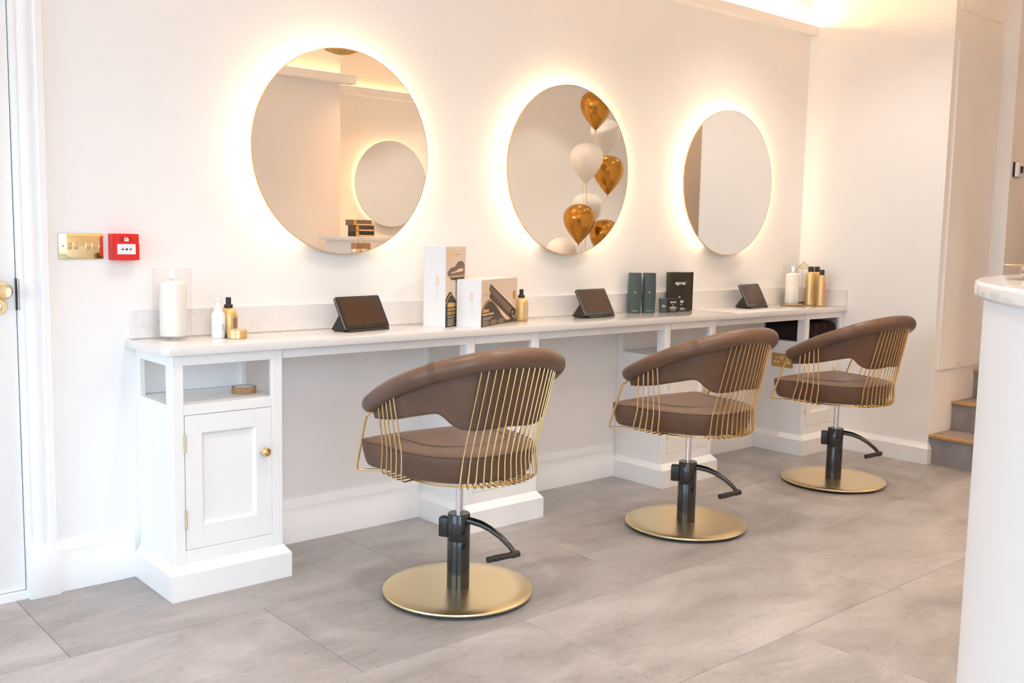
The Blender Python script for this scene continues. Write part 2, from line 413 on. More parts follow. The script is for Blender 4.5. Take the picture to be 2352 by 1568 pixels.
# ------------------------------------------------------------------ door at the left edge
d1 = bpy.data.objects.new('door_1', None); COL.objects.link(d1); struct(d1, 'white flush door with brass knob')
bx('leaf', 'trim_paint', -0.55, 0.2935, 0.004, 0.044, 0.028, 2.05, d1, bevel=0.0015)
bx('threshold', 'trim_paint', -0.60, 0.300, -0.012, 0.10, 0.0, 0.0255, d1)
bx('gap_shade_strip', 'gap_dark', 0.2935, 0.2962, 0.010, 0.10, 0.0255, 2.05, d1)  # dark strip standing in for the shade in the gap beside the leaf
bx('gap_shade_sheet', 'gap_dark', -0.58, 0.296, 0.050, 0.118, 0.0, 2.06, d1)  # dark sheet behind the leaf, so its gaps look shaded
AR = [(0.2965,0.0),(0.2965,-0.014),(0.302,-0.016),(0.312,-0.016),(0.316,-0.013),(0.320,-0.016),(0.330,-0.021),(0.343,-0.023),(0.352,-0.021),(0.358,-0.015),(0.362,-0.015),(0.364,-0.026),(0.368,-0.029),(0.388,-0.029),(0.391,-0.026),(0.391,0.0)]
ar = MB().prism(AR, 'z', 0.164, 2.15).build('architrave', 'trim_paint', d1, auto=25)
bx('plinth_block', 'trim_paint', 0.2965, 0.396, -0.036, 0.0, 0.0, 0.164, d1, bevel=0.0015)
bx('head_casing', 'trim_paint', -0.64, 0.391, -0.024, 0.0, 2.06, 2.15, d1)
sp = bx('strike_plate', 'steel_dull', 0.2972, 0.3040, -0.0155, -0.0138, 0.966, 1.068, d1, bevel=0.0006, seg=1)
bx('latch_recess', 'ink', 0.2920, 0.2974, -0.0030, 0.0036, 0.966, 1.068, d1)
def yl(prof, c, n=40):
    # lathe around -y axis: (r, outwards)
    m = MB().lathe([(r, z) for r, z in prof], n); m.v = [(c[0]+x, c[1]-z, c[2]+y) for x, y, z in m.v]; return m
kn = yl([(0.0,0.0),(0.030,0.0),(0.030,0.004),(0.012,0.008),(0.011,0.028),(0.020,0.034),(0.0275,0.044),(0.028,0.052),(0.024,0.061),(0.021,0.0625),(0.012,0.0610),(0,0.0605)], (0.244, 0.004, 1.030)).build('door_knob', 'brass_polished', d1, smooth=True)
tt = yl([(0.0,0.0),(0.024,0.0),(0.024,0.005),(0.021,0.0085),(0,0.0085)], (0.243, 0.004, 0.978)).build('privacy_turn', 'brass_polished', d1, auto=30)
bx('turn_grip', 'brass_polished', 0.240, 0.246, -0.018, -0.004, 0.966, 0.990, tt, bevel=0.002)

# ------------------------------------------------------------------ mirrors with halo light
def make_mirror(loc, label, rz=0.0):
    o = empty('round_mirror', loc, rz, label, 'mirror', 'backlit round mirrors')
    def disc(r0, r1, y0, y1, name, mat, n=96):
        # annulus / disc extruded in y
        v = []; f = []
        for y in (y0, y1):
            for r in (r0, r1) if r0 > 0 else (r1,):
                v += [(r*math.cos(2*PI*i/n), y, r*math.sin(2*PI*i/n)) for i in range(n)]
        if r0 > 0:
            for i in range(n):
                j = (i+1) % n
                f += [(i, j, n+j, n+i), (2*n+i, 2*n+j, 3*n+j, 3*n+i), (i, j, 2*n+j, 2*n+i), (n+i, n+j, 3*n+j, 3*n+i)]
        else:
            for i in range(n):
                j = (i+1) % n; f.append((i, j, n+j, n+i))
            f += [tuple(range(n)), tuple(range(n, 2*n))]
        return MB().add(v, f).build(name, mat, o, auto=30)
    disc(0, 0.3975, -0.046, -0.040, 'glass', 'mirror_glass')
    disc(0.3978, 0.4000, -0.0465, -0.038, 'rim', 'gold_wire')
    disc(0, 0.330, -0.0395, 0.0, 'back_box', 'trim_paint')
    pts = []
    a0, a1 = math.radians(-64), math.radians(242)
    for i in range(97):
        a = a0 + (a1-a0)*i/96; pts.append((0.368*math.cos(a), -0.030, 0.368*math.sin(a)))
    MB().tube(pts, 0.006, 6).build('led_strip', 'led_mirror', o, smooth=True)
    return o
make_mirror((1.4969, 0, 1.5494), 'large round backlit mirror above the first chair, nearest the door')
make_mirror((2.7400, 0, 1.5494), 'round backlit mirror in the middle, reflecting gold balloons')
make_mirror((3.9803, 0, 1.5494), 'round backlit mirror nearest the end wall, reflecting plain wall')
make_mirror((4.69, -4.5, 1.69), 'round backlit mirror on the opposite wall, seen only as a reflection', PI)

# ------------------------------------------------------------------ worktop
wt = empty('worktop', (0, 0, 0), 0, 'long white quartz worktop running under the mirrors', 'worktop')
def rounded_slab(x0, x1, y0, y1, z0, z1, rl, name):
    pts = []
    for i in range(9):
        a = PI + (PI/2)*i/8; pts.append((x0+rl+rl*math.cos(a), y0+rl+rl*math.sin(a)))
    pts = pts if rl > 0 else [(x0, y0)]
    pts += [(x1, y0), (x1, y1), (x0, y1)]
    o = MB().prism(pts, 'z', z0, z1).build(name, 'quartz', wt, bevel=0.003, seg=2, auto=30); return o
rounded_slab(0.637, 3.6990, -0.343, -0.0005, 0.8245, 0.8536, 0.028, 'slab')
rounded_slab(3.6996, XR-0.0005, -0.343, -0.0005, 0.8245, 0.8536, 0, 'slab')
tag(bx('upstand', 'quartz', 0.655, XR-0.0005, -0.020, -0.0005, 0.8537, 0.953, None, bevel=0.001, seg=1), 'long white quartz upstand along the wall behind the worktop', 'upstand')
tag(bx('upstand', 'quartz', XR-0.0205, XR-0.0005, -0.341, -0.0203, 0.8537, 0.953, None, bevel=0.001, seg=1), 'short white quartz upstand on the end wall', 'upstand')

# ------------------------------------------------------------------ cabinets
def make_cabinet(x, label, right_over=0.019):
    o = empty('cabinet', (x, 0, 0), 0, label, 'cabinet', 'white cabinets under the worktop')
    W, Y = 0.399, -0.3205
    # plinth with a chamfered top
    a, b = -0.023, W+right_over
    v = [(a,0,0),(a,-0.3495,0),(b,-0.3495,0),(b,0,0),(a,0,0.088),(a,-0.3495,0.088),(b,-0.3495,0.088),(b,0,0.088),(0.0,0,0.115),(0.0,Y,0.115),(min(W,b),Y,0.115),(min(W,b),0,0.115)]
    f = [(0,3,2,1),(0,1,5,4),(1,2,6,5),(2,3,7,6),(3,0,4,7),(4,5,9,8),(5,6,10,9),(6,7,11,10),(7,4,8,11),(8,9,10,11)]
    MB().add(v, f).build('plinth', 'trim_paint', o)
    T = 0.020
    def P(name, *b, bev=0.0012): return bx(name, 'trim_paint', *b, o, bevel=bev, seg=1)
    P('stile', 0, 0.0395, Y, Y+T, 0.115, 0.8245, bev=0.003); P('stile', 0.3575, W, Y, Y+T, 0.115, 0.8245, bev=0.003)
    P('rail', 0.0395, 0.3575, Y, Y+T, 0.115, 0.160); P('rail', 0.0395, 0.3575, Y, Y+T, 0.6215, 0.656); P('rail', 0.0395, 0.3575, Y, Y+T, 0.7885, 0.8245)
    for s in (0, 1):
        xa, xb = (0.0, 0.018) if s == 0 else (W-0.018, W)
        P('side_panel', xa, xb, Y+T, -0.0005, 0.115, 0.655)
        P('side_post', xa, xb, Y+T, -0.266, 0.655, 0.8245); P('side_post', xa, xb, -0.038, -0.0005, 0.655, 0.8245)
        P('side_rail', xa, xb, -0.266, -0.038, 0.786, 0.8245)
    P('shelf', 0.018, W-0.018, Y+T, -0.012, 0.640, 0.655)
    P('back_panel', 0.018, W-0.018, -0.012, -0.0005, 0.655, 0.8245)
    # inset framed door
    x0, x1, z0, z1 = 0.0412, 0.3558, 0.1617, 0.6198
    d = bpy.data.objects.new('door', None); COL.objects.link(d); d.parent = o
    px0, px1, pz0, pz1 = 0.100, 0.296, 0.240, 0.558
    bx('door_stile', 'trim_paint', x0, px0, Y, Y+T, z0, z1, d, bevel=0.0008, seg=1); bx('door_stile', 'trim_paint', px1, x1, Y, Y+T, z0, z1, d, bevel=0.0008, seg=1)
    bx('door_rail', 'trim_paint', px0, px1, Y, Y+T, z0, pz0, d); bx('door_rail', 'trim_paint', px0, px1, Y, Y+T, pz1, z1, d)
    s = 0.010
    v = [(px0,Y+0.0003,pz0),(px1,Y+0.0003,pz0),(px1,Y+0.0003,pz1),(px0,Y+0.0003,pz1),(px0+s,Y+0.011,pz0+s),(px1-s,Y+0.011,pz0+s),(px1-s,Y+0.011,pz1-s),(px0+s,Y+0.011,pz1-s)]
    MB().add(v, [(0,1,5,4),(1,2,6,5),(2,3,7,6),(3,0,4,7),(4,5,6,7)]).build('door_panel', 'trim_paint', d)
    bx('door_gap', 'gap_dark', 0.0396, 0.3574, Y+T*0.8, Y+T*0.95, 0.1601, 0.6214, o)
    for zc in (0.527, 0.267):
        MB().tube([(0.0405, Y-0.0015, zc-0.032), (0.0405, Y-0.0015, zc+0.032)], 0.0034, 8).build('hinge', 'brass_polished', d, smooth=True)
    k = yl([(0.0,0.0),(0.010,0.0),(0.010,0.003),(0.007,0.006),(0.007,0.012),(0.013,0.017),(0.017,0.024),(0.017,0.029),(0.013,0.035),(0.006,0.0375),(0,0.038)], (0.322, Y, 0.467), 28).build('knob', 'gold_wire', d, smooth=True)
    return o
CX = [0.674, 1.910, 3.1515, XR-0.3992]
labs = ['white cabinet nearest the door with cork pot on its open shelf', 'white cabinet behind the nearest salon chair',
        'white cabinet behind the middle salon chair', 'white cabinet against the end wall, dark towels on its shelf']
for i, (x, l) in enumerate(zip(CX, labs)): make_cabinet(x, l, 0.019 if i < 3 else 0.0)
for i in range(3):
    r = bx('apron_rail', 'trim_paint', CX[i]+0.3995, CX[i+1]-0.0005, -0.312, -0.292, 0.789, 0.8245, bevel=0.0012, seg=1)
    tag(r, ['white rail under the worktop above the nearest knee space', 'white rail under the worktop in the middle knee space', 'white rail under the worktop in the furthest knee space'][i], 'rail', 'apron rails under the worktop')

# ------------------------------------------------------------------ salon chairs
def horseshoe(a, b, yc, yf, ex=2.0):
    pts = []
    for i in range(60): pts.append((-a, yf+(yc-yf)*i/60))
    for i in range(141):
        t = PI*i/140; c_, s_ = math.cos(t), math.sin(t)
        pts.append((-a*math.copysign(abs(c_)**(2/ex), c_), yc-b*abs(s_)**(2/ex)))
    for i in range(1, 61): pts.append((a, yc+(yf-yc)*i/60))
    s = [0.0]
    for p, q in zip(pts, pts[1:]): s.append(s[-1]+math.dist(p, q))
    return pts, s
def at_s(curve, u):
    pts, s = curve
    u = max(0.0, min(s[-1], u))
    lo, hi = 0, len(s)-1
    while hi-lo > 1:
        m = (lo+hi)//2
        if s[m] <= u: lo = m
        else: hi = m
    t = (u-s[lo])/max(1e-9, s[hi]-s[lo]); p, q = pts[lo], pts[hi]
    return (p[0]+(q[0]-p[0])*t, p[1]+(q[1]-p[1])*t)
TB = dict(a=0.3044, b=0.308, yc=-0.0016, yf=0.1032, ex=2.37)
def tube_z(y):
    g = max(0.0, min(1.0, (TB['yf']-y)/(TB['yf']-(TB['yc']-TB['b']))))
    return 0.6623 + 0.2475*g - 0.1207*g*g + 0.0669*g**3
def interp(x, xs, ys):
    # Catmull-Rom through the knots
    n = len(xs)
    if x <= xs[0]: return ys[0]
    if x >= xs[-1]: return ys[-1]
    i = max(k for k in range(n-1) if xs[k] <= x)
    t = (x-xs[i])/(xs[i+1]-xs[i]); h = xs[i+1]-xs[i]
    m0 = (ys[i+1]-ys[i-1])/(xs[i+1]-xs[i-1]) if i > 0 else 0.0
    m1 = (ys[i+2]-ys[i])/(xs[i+2]-xs[i]) if i+2 < n else 0.0
    return (2*t**3-3*t*t+1)*ys[i] + (t**3-2*t*t+t)*h*m0 + (-2*t**3+3*t*t)*ys[i+1] + (t**3-t*t)*h*m1
def make_chair():
    o = empty('salon_chair')
    # ---- rolled arm and back
    C = horseshoe(**TB); L = C[1][-1]; N = 72
    path = []; rad = []
    for i in range(N+1):
        u = L*i/N; x, y = at_s(C, u); path.append((x, y, tube_z(y)))
        e = min(u, L-u); k = math.sqrt(max(0.0, 1-(1-min(1, e/0.032))**2)); base = 0.0275+0.0030*min(1, e/0.40)
        rad.append((max(0.004, base*0.98*k), max(0.004, base*1.06*k)))
    roll = MB().tube(path, rad, 16).build('arm_roll', 'brown_leather', o, smooth=True)
    for u in (0.332, 0.340, 0.348, L-0.332, L-0.340, L-0.348):
        i = u*N/L; x, y = at_s(C, u); p = Vector((x, y, tube_z(y))); x2, y2 = at_s(C, u+0.004); t = (Vector((x2, y2, tube_z(y2)))-p).normalized()
        up = Vector((0, 0, 1)); a = t.cross(up).normalized(); b = a.cross(t)
        base = 0.0275+0.0030*min(1, min(u, L-u)/0.40)
        ring = [p + a*(base*0.98*math.cos(q*PI/12)) + b*(base*1.06*math.sin(q*PI/12)) for q in range(24)]
        MB().tube(ring, 0.0009, 5, closed=True).build('stitch_seam', 'seam_dark', roll)
    # ---- padded shell hanging inside the wires
    S = 0.962
    xs = [0.0, 0.133, 0.251, 0.315, 0.335, 0.354, 0.373, 0.405, 0.440, 0.484, 0.60]; ys = [0.627, 0.641, 0.667, 0.680, 0.679, 0.667, 0.650, 0.633, 0.627, 0.627, 0.633]
    outer = []; inner = []; rows = 7; M_ = 150
    v = []; f = []
    for side, sc in ((0, S), (1, S-0.070)):
        for i in range(M_+1):
            u = L*(0.012 + 0.976*i/M_); x, y = at_s(C, u); us = min(u, L-u)*S
            zb = interp(us, xs, ys); zt = tube_z(y)-0.006
            for j in range(rows+1):
                t = j/rows; z = zb+(zt-zb)*t
                # the shell follows the inward lean of the wires
                k = 1-0.128*(zt-z)/(zt+0.006-0.5294)
                v.append((x*sc*k, y*sc*k, z))
    n0 = (M_+1)*(rows+1)
    for i in range(M_):
        for j in range(rows):
            a = i*(rows+1)+j; b = a+rows+1
            f += [(a, b, b+1, a+1), (n0+a, n0+a+1, n0+b+1, n0+b)]
        a = i*(rows+1); b = a+rows+1; f += [(a, n0+a, n0+b, b)]
        a += rows; b += rows; f += [(a, b, n0+b, n0+a)]
    for i in (0, M_):
        for j in range(rows):
            a = i*(rows+1)+j; f.append((a, a+1, n0+a+1, n0+a))
    sh = MB().add(v, f).build('back_shell', 'brown_leather', o, auto=50)
    # stitched line close to the lower edge (outside face)
    pl = []
    for i in range(2, M_-1):
        a = Vector(v[i*(rows+1)]); b = Vector(v[i*(rows+1)+1]); d = (b-a).normalized(); q = a+d*0.006; nrm = Vector((q.x, q.y, 0)).normalized(); pl.append(q+nrm*0.0004)
    MB().tube(pl, 0.0008, 4).build('stitch_seam', 'seam_dark', sh)
    # ---- seat cushion
    def seat_outline(inset, n=96):
        a, bb, yc, yf, r = 0.2575-inset, 0.310-inset, 0.058, 0.212-inset, 0.045-inset*0.3
        pts = []
        for i in range(41):
            t = PI*i/40; c_, s_ = math.cos(t), math.sin(t)
            pts.append((-a*math.copysign(abs(c_)**(2/2.3), c_), yc-bb*abs(s_)**(2/2.3)))
        for i in range(1, 9): pts.append((a, yc+(yf-r-yc)*i/8))
        for i in range(1, 9):
            t = (PI/2)*i/8; pts.append((a-r+r*math.cos(t), yf-r+r*math.sin(t)))
        for i in range(1, 13):
            x = (a-r)*(1-2*i/12); pts.append((x, yf+0.018*(1-(x/(a-r))**2)))
        for i in range(1, 9):
            t = (PI/2)+(PI/2)*i/8; pts.append((-a+r+r*math.cos(t), yf-r+r*math.sin(t)))
        for i in range(1, 8): pts.append((-a, yf-r-(yf-r-yc)*i/8))
        def flare(y):
            t = max(0.0, min(1.0, (y-0.075)/0.10)); return 1+0.105*t*t*(3-2*t)
        return [(x*flare(y), y) for x, y in pts]
    levels = [(0.080, 0.441), (0.045, 0.441), (0.028, 0.444), (0.018, 0.451), (0.012, 0.463), (0.008, 0.480), (0.004, 0.502), (0.002, 0.520), (0.0025, 0.5315), (0.008, 0.5355), (0.022, 0.5395), (0.050, 0.5440), (0.085, 0.5470), (0.13, 0.5490)]
    v = []; f = []; n = None
    for ins, z in levels:
        p = seat_outline(ins); n = len(p)
        for (x, y) in p:
            zz = z
            if z > 0.536: zz += 0.004*max(0.0, y/0.21)        # front lip a little higher
            v.append((x, y, zz))
    for l in range(len(levels)-1):
        for i in range(n):
            j = (i+1) % n; f.append((l*n+i, l*n+j, (l+1)*n+j, (l+1)*n+i))
    f.append(tuple(range(n))[::-1])
    v.append((0, 0, 0.5505)); c = len(v)-1; l = len(levels)-1
    for i in range(n): f.append((l*n+i, l*n+(i+1) % n, c))
    seat = MB().add(v, f).build('seat_cushion', 'brown_leather', o, smooth=True)
    MB().tube([(x, y, 0.5335) for x, y in seat_outline(0.0035)], 0.0026, 6, closed=True).build('piping', 'piping_leather', seat, smooth=True)
    ul = []
    for i in range(33):
        t = PI*i/32; ul.append((-0.165*math.cos(t), -0.02-0.115*math.sin(t), 0.5482))
    ul = [(-0.190, 0.130, 0.5478), (-0.182, 0.08, 0.5482), (-0.173, 0.03, 0.5482)] + ul + [(0.173, 0.03, 0.5482), (0.182, 0.08, 0.5482), (0.190, 0.130, 0.5478)]
    MB().tube(ul, 0.0010, 5).build('stitch_seam', 'seam_dark', seat)
    # ---- wire cage
    K = horseshoe(0.2651, 0.2850, 0.0134, 0.25); B = horseshoe(0.2522, 0.2280, -0.0431, 0.25)
    LK, LB = K[1][-1], B[1][-1]
    def wire(tp, kp, bp, r=0.0027):
        t = Vector((tp[0], tp[1], tube_z(tp[1])-0.024)); k = Vector((kp[0], kp[1], 0.5294)); b = Vector((bp[0], bp[1], 0.452))
        inn = Vector((-bp[0], -bp[1]*0.9, 0)).normalized()
        b2 = Vector((bp[0], bp[1], 0.437))
        pth = [t, t.lerp(k, 0.5), k+(t-k).normalized()*0.012, k+(b-k).normalized()*0.012, b+(k-b).normalized()*0.006, b+Vector((0, 0, -0.006))+inn*0.001, b2+inn*0.006, b2+inn*0.014+Vector((0, 0, -0.001)), b2+inn*0.075+Vector((0, 0, 0.0005))]
        return MB().tube(pth, r, 6).build('wire', 'gold_wire', o, smooth=True)
    ty = (0.020, -0.007, -0.031, -0.055, -0.078); ky = (0.054, 0.024, -0.004, -0.034, -0.063); by = (0.085, 0.050, 0.016, -0.018, -0.053)
    for s in (-1, 1):
        for a, b, c_ in zip(ty, ky, by): wire((s*(TB['a']-0.001-0.02*max(0, -a)), a), (s*(0.2665-0.10*max(0, -b)), b), (s*0.2560, c_))
    NW = 15
    for i in range(NW):
        wire(at_s(C, 0.489+0.0253*i), at_s(K, 0.526+0.0234*i), at_s(B, 0.519+0.0252*i))
    # front frame rods bending from the arm tips to below the seat front
    for s in (-1, 1):
        pth = [(s*0.300, 0.000, tube_z(0.0)-0.026), (s*0.300, 0.05, tube_z(0.05)-0.027), (s*0.300, 0.090, 0.643), (s*0.300, 0.108, 0.632), (s*0.300, 0.122, 0.605), (s*0.298, 0.180, 0.456), (s*0.296, 0.186, 0.442), (s*0.291, 0.186, 0.4355), (s*0.280, 0.178, 0.4335), (s*0.13, 0.080, 0.4335)]
        MB().tube(pth, 0.0042, 8).build('frame_rod', 'gold_wire', o, smooth=True)
    ring = [(0.205*math.cos(2*PI*i/64), -0.03+0.205*math.sin(2*PI*i/64), 0.4365) for i in range(64)]
    MB().tube(ring, 0.0035, 6, closed=True).build('under_ring', 'gold_wire', o, smooth=True)
    MB().lathe([(0,0.430),(0.12,0.430),(0.12,0.4408),(0,0.4408)], 32).build('seat_plate', 'black_plastic', o, auto=30)
    # ---- pump and base (turned by the seat's own angle: pedal stays behind)
    MB().lathe([(0,0.0115),(0.256,0.0115),(0.2595,0.0135),(0.2605,0.017),(0.2590,0.0205),(0.2555,0.0225),(0.20,0.0232),(0,0.0235)], 96).build('base_disc', 'gold_satin', o, smooth=True)
    for a in (0.4, 1.45, 2.5, 3.6, 4.7, 5.7):
        MB().lathe([(0,0.0),(0.012,0.0),(0.012,0.0118),(0,0.0118)], 16, (0.225*math.cos(a), 0.225*math.sin(a), 0)).build('foot', 'black_rubber', o, auto=30)
    col = MB().lathe([(0,0.0234),(0.0395,0.0234),(0.0395,0.188),(0.0388,0.190),(0.0388,0.191),(0.0395,0.193),(0.0395,0.281),(0.037,0.285),(0,0.285)], 40).build('pump_column', 'black_gloss', o, auto=40)
    MB().lathe([(0,0.285),(0.0126,0.285),(0.0126,0.43),(0,0.43)], 24).build('piston', 'chrome', o, auto=40)
    MB().lathe([(0,0.412),(0.021,0.412),(0.021,0.4298),(0,0.4298)], 24).build('piston_collar', 'black_plastic', o, auto=40)
    pb = bx('pump_box', 'black_plastic', -0.018, 0.018, 0.030, 0.070, 0.196, 0.266, o, bevel=0.006, seg=2); pb.rotation_euler.z = 0.62
    lv = [(0.030, 0.262), (0.050, 0.262), (0.085, 0.257), (0.120, 0.245), (0.160, 0.223), (0.193, 0.197), (0.212, 0.176)]
    lev = MB().tube([(0.5*d, -0.866*d, z) for d, z in lv], [0.013, 0.0125, 0.012, 0.011, 0.010, 0.009, 0.0085], 12).build('pedal_lever', 'black_gloss', o, smooth=True)
    g0 = Vector((0.108, -0.187, 0.171)); gd = Vector((-0.997, 0.07, -0.03))
    MB().tube([g0+gd*t for t in (-0.014, -0.004, 0.014, 0.020, 0.080, 0.088, 0.108)], [0.011, 0.012, 0.012, 0.010, 0.0115, 0.0105, 0.0105], 14).build('pedal_grip', 'black_rubber', lev, auto=50)
    return o
chair = make_chair()
CH = [((1.4607, -0.8497, 0), -0.100, 'brown leather salon chair nearest the camera, gold wire back and disc base'),
      ((2.7312, -0.8223, 0), -0.033, 'brown leather salon chair in the middle of the row'),
      ((3.9615, -0.7923, 0), -0.052, 'brown leather salon chair furthest away, beside the stairs')]
for i, (l, h, t) in enumerate(CH):
    c = chair if i == 0 else copy_tree(chair)
    c.location = l; c.rotation_euler = (0, 0, h); tag(c, t, 'chair', 'salon chairs along the worktop')

# ------------------------------------------------------------------ things on the worktop
ZT = 0.8538
def lathe_part(name, prof, mat, parent, n=32, c=(0, 0, 0), auto=40): return MB().lathe(prof, n, c).build(name, mat, parent, auto=auto)
def arc_label(name, mat, r, a0, a1, z0, z1, parent, n=8):
    v = []
    for i in range(n+1):
        a = a0+(a1-a0)*i/n
        v += [(r*math.cos(a), r*math.sin(a), z0), (r*math.cos(a), r*math.sin(a), z1)]
    f = [(2*i, 2*i+2, 2*i+3, 2*i+1) for i in range(n)]
    return MB().add(v, f).build(name, mat, parent, smooth=True)
def flame_and_wick(parent, z, lean):
    MB().tube([(0, 0, z-0.004), (0, 0, z+0.006), (0.001, 0, z+0.010)], 0.0009, 6).build('wick', 'ink', parent)
    p = [(0.0, z+0.006), (0.004, z+0.010), (0.0062, z+0.016), (0.0055, z+0.023), (0.0032, z+0.031), (0.0, z+0.039)]
    fl_ = MB().lathe(p, 16); fl_.v = [(x+lean*(zz-z)**2*12, y, zz) for x, y, zz in fl_.v]; fl_.build('flame', 'flame', parent, smooth=True)
# hurricane vase and candle nearest the door
v1 = empty('hurricane_vase', (0.770, -0.096, ZT), 0, 'clear glass hurricane vase around a lit candle, near the door', 'vase', 'hurricane vases')
lathe_part('glass_wall', [(0.060,0.010),(0.0655,0.010),(0.0665,0.018),(0.0665,0.247),(0.0640,0.247),(0.0640,0.014),(0.060,0.012)], 'clear_glass', v1, 48)
lathe_part('glass_base', [(0,0.0),(0.060,0.0),(0.0655,0.003),(0.0665,0.007),(0.0655,0.0105),(0.060,0.0115),(0,0.0115)], 'clear_glass', v1, 48)
MB().tube([(0.0652*math.cos(2*PI*i/64), 0.0652*math.sin(2*PI*i/64), 0.247) for i in range(64)], 0.0013, 5, closed=True).build('lip', 'clear_glass', v1)
def candle(loc, r, h, label, lean):
    o = empty('pillar_candle', loc, 0, label, 'candle', 'white pillar candles')
    lathe_part('wax_body', [(0,0),(r-0.001,0),(r,0.002),(r,h-0.012),(r-0.002,h-0.009),(r*0.5,h-0.001),(0.004,h),(0,h-0.001)], 'wax', o, 48)
    flame_and_wick(o, h, lean); return o
candle((0.774, -0.094, ZT+0.012), 0.0455, 0.192, 'white pillar candle burning in the glass vase near the door', 0.08)
# white pump bottle
def pump_bottle(loc, label):
    o = empty('pump_bottle', loc, 0.0, label, 'bottle')
    lathe_part('body', [(0,0),(0.020,0),(0.0238,0.004),(0.0243,0.010),(0.0243,0.080),(0.022,0.088),(0.017,0.093),(0.0165,0.100),(0,0.100)], 'plastic_white', o, 36)
    lathe_part('collar', [(0,0.100),(0.0150,0.100),(0.0140,0.111),(0.010,0.114),(0,0.114)], 'plastic_white', o, 28)
    lathe_part('pump_stem', [(0,0.114),(0.0060,0.114),(0.0055,0.130),(0.0085,0.132),(0.0085,0.141),(0,0.141)], 'plastic_white', o, 20)
    MB().tube([(0.0,0.0,0.137),(-0.012,-0.006,0.1375),(-0.020,-0.010,0.136)], [0.0045, 0.0040, 0.0035], 8).build('nozzle', 'plastic_white', o, smooth=True)
    a = math.radians(232)
    arc_label('label', 'label_grey', 0.0245, a-1.45, a-1.02, 0.018, 0.068, o); arc_label('label', 'label_grey', 0.0245, a+0.75, a+1.25, 0.028, 0.052, o)
    return o
pump_bottle((0.919, -0.138, ZT), 'white pump bottle next to the gold bottle, left of the tin')
def spray_bottle(loc, label, a):
    o = empty('spray_bottle', loc, 0, label, 'bottle', 'gold spray bottles with black nozzles')
    lathe_part('body', [(0,0),(0.028,0),(0.0318,0.004),(0.0325,0.010),(0.0325,0.076),(0.0305,0.088),(0.0245,0.098),(0.0165,0.103),(0.014,0.105),(0,0.105)], 'gold_bottle', o, 40)
    lathe_part('collar', [(0,0.104),(0.0150,0.104),(0.0155,0.106),(0.0155,0.115),(0.0142,0.117),(0,0.117)], 'black_plastic', o, 28)
    lathe_part('nozzle', [(0,0.117),(0.0094,0.117),(0.0094,0.139),(0.0086,0.142),(0,0.142)], 'black_plastic', o, 24)
    lb = arc_label('label', 'label_grey' if a > 0 else 'label_brown', 0.0327, math.radians(232)+0.75, math.radians(232)+1.35, 0.018, 0.070, o)
    for k in range(7):
        q = math.radians(232)+0.80+0.08*k
        arc_label('print_line', 'label_brown', 0.0329, q, q+0.025, 0.022, 0.066-0.004*(k % 3), lb, 2)
    return o
spray_bottle((0.970, -0.112, ZT), 'gold spray bottle with black nozzle behind the small gold tin', -1)
spray_bottle((2.368, -0.128, ZT), 'gold spray bottle with black nozzle right of the boxed hair tools', 1)
tn = empty('round_tin', (0.972, -0.176, ZT), 0, 'small round gold tin in front of the gold bottle', 'tin')
lathe_part('tin_base', [(0,0),(0.033,0),(0.0352,0.002),(0.0355,0.016),(0.0348,0.017),(0,0.017)], 'gold_tin', tn, 40)
lathe_part('lid', [(0,0.0171),(0.0362,0.0171),(0.0362,0.0295),(0.0350,0.0312),(0.031,0.0312),(0.0305,0.0304),(0,0.0304)], 'gold_tin', tn, 40)
lathe_part('lid_label', [(0,0.0305),(0.0285,0.0305),(0.0285,0.0308),(0,0.0308)], 'label_grey', tn, 40)
ck = empty('cork_pot', (0.996, -0.176, 0.6553), 0, 'small round cork pot with pale lid on the open shelf', 'pot')
lathe_part('side', [(0.0,0.0),(0.0425,0.0),(0.0435,0.001),(0.0435,0.021),(0.0425,0.0222),(0.0365,0.0222),(0.0365,0.0185),(0,0.0185)], 'cork', ck, 40)
lathe_part('lid', [(0,0.0186),(0.0362,0.0186),(0.0362,0.0210),(0,0.0212)], 'plastic_white', ck, 40)

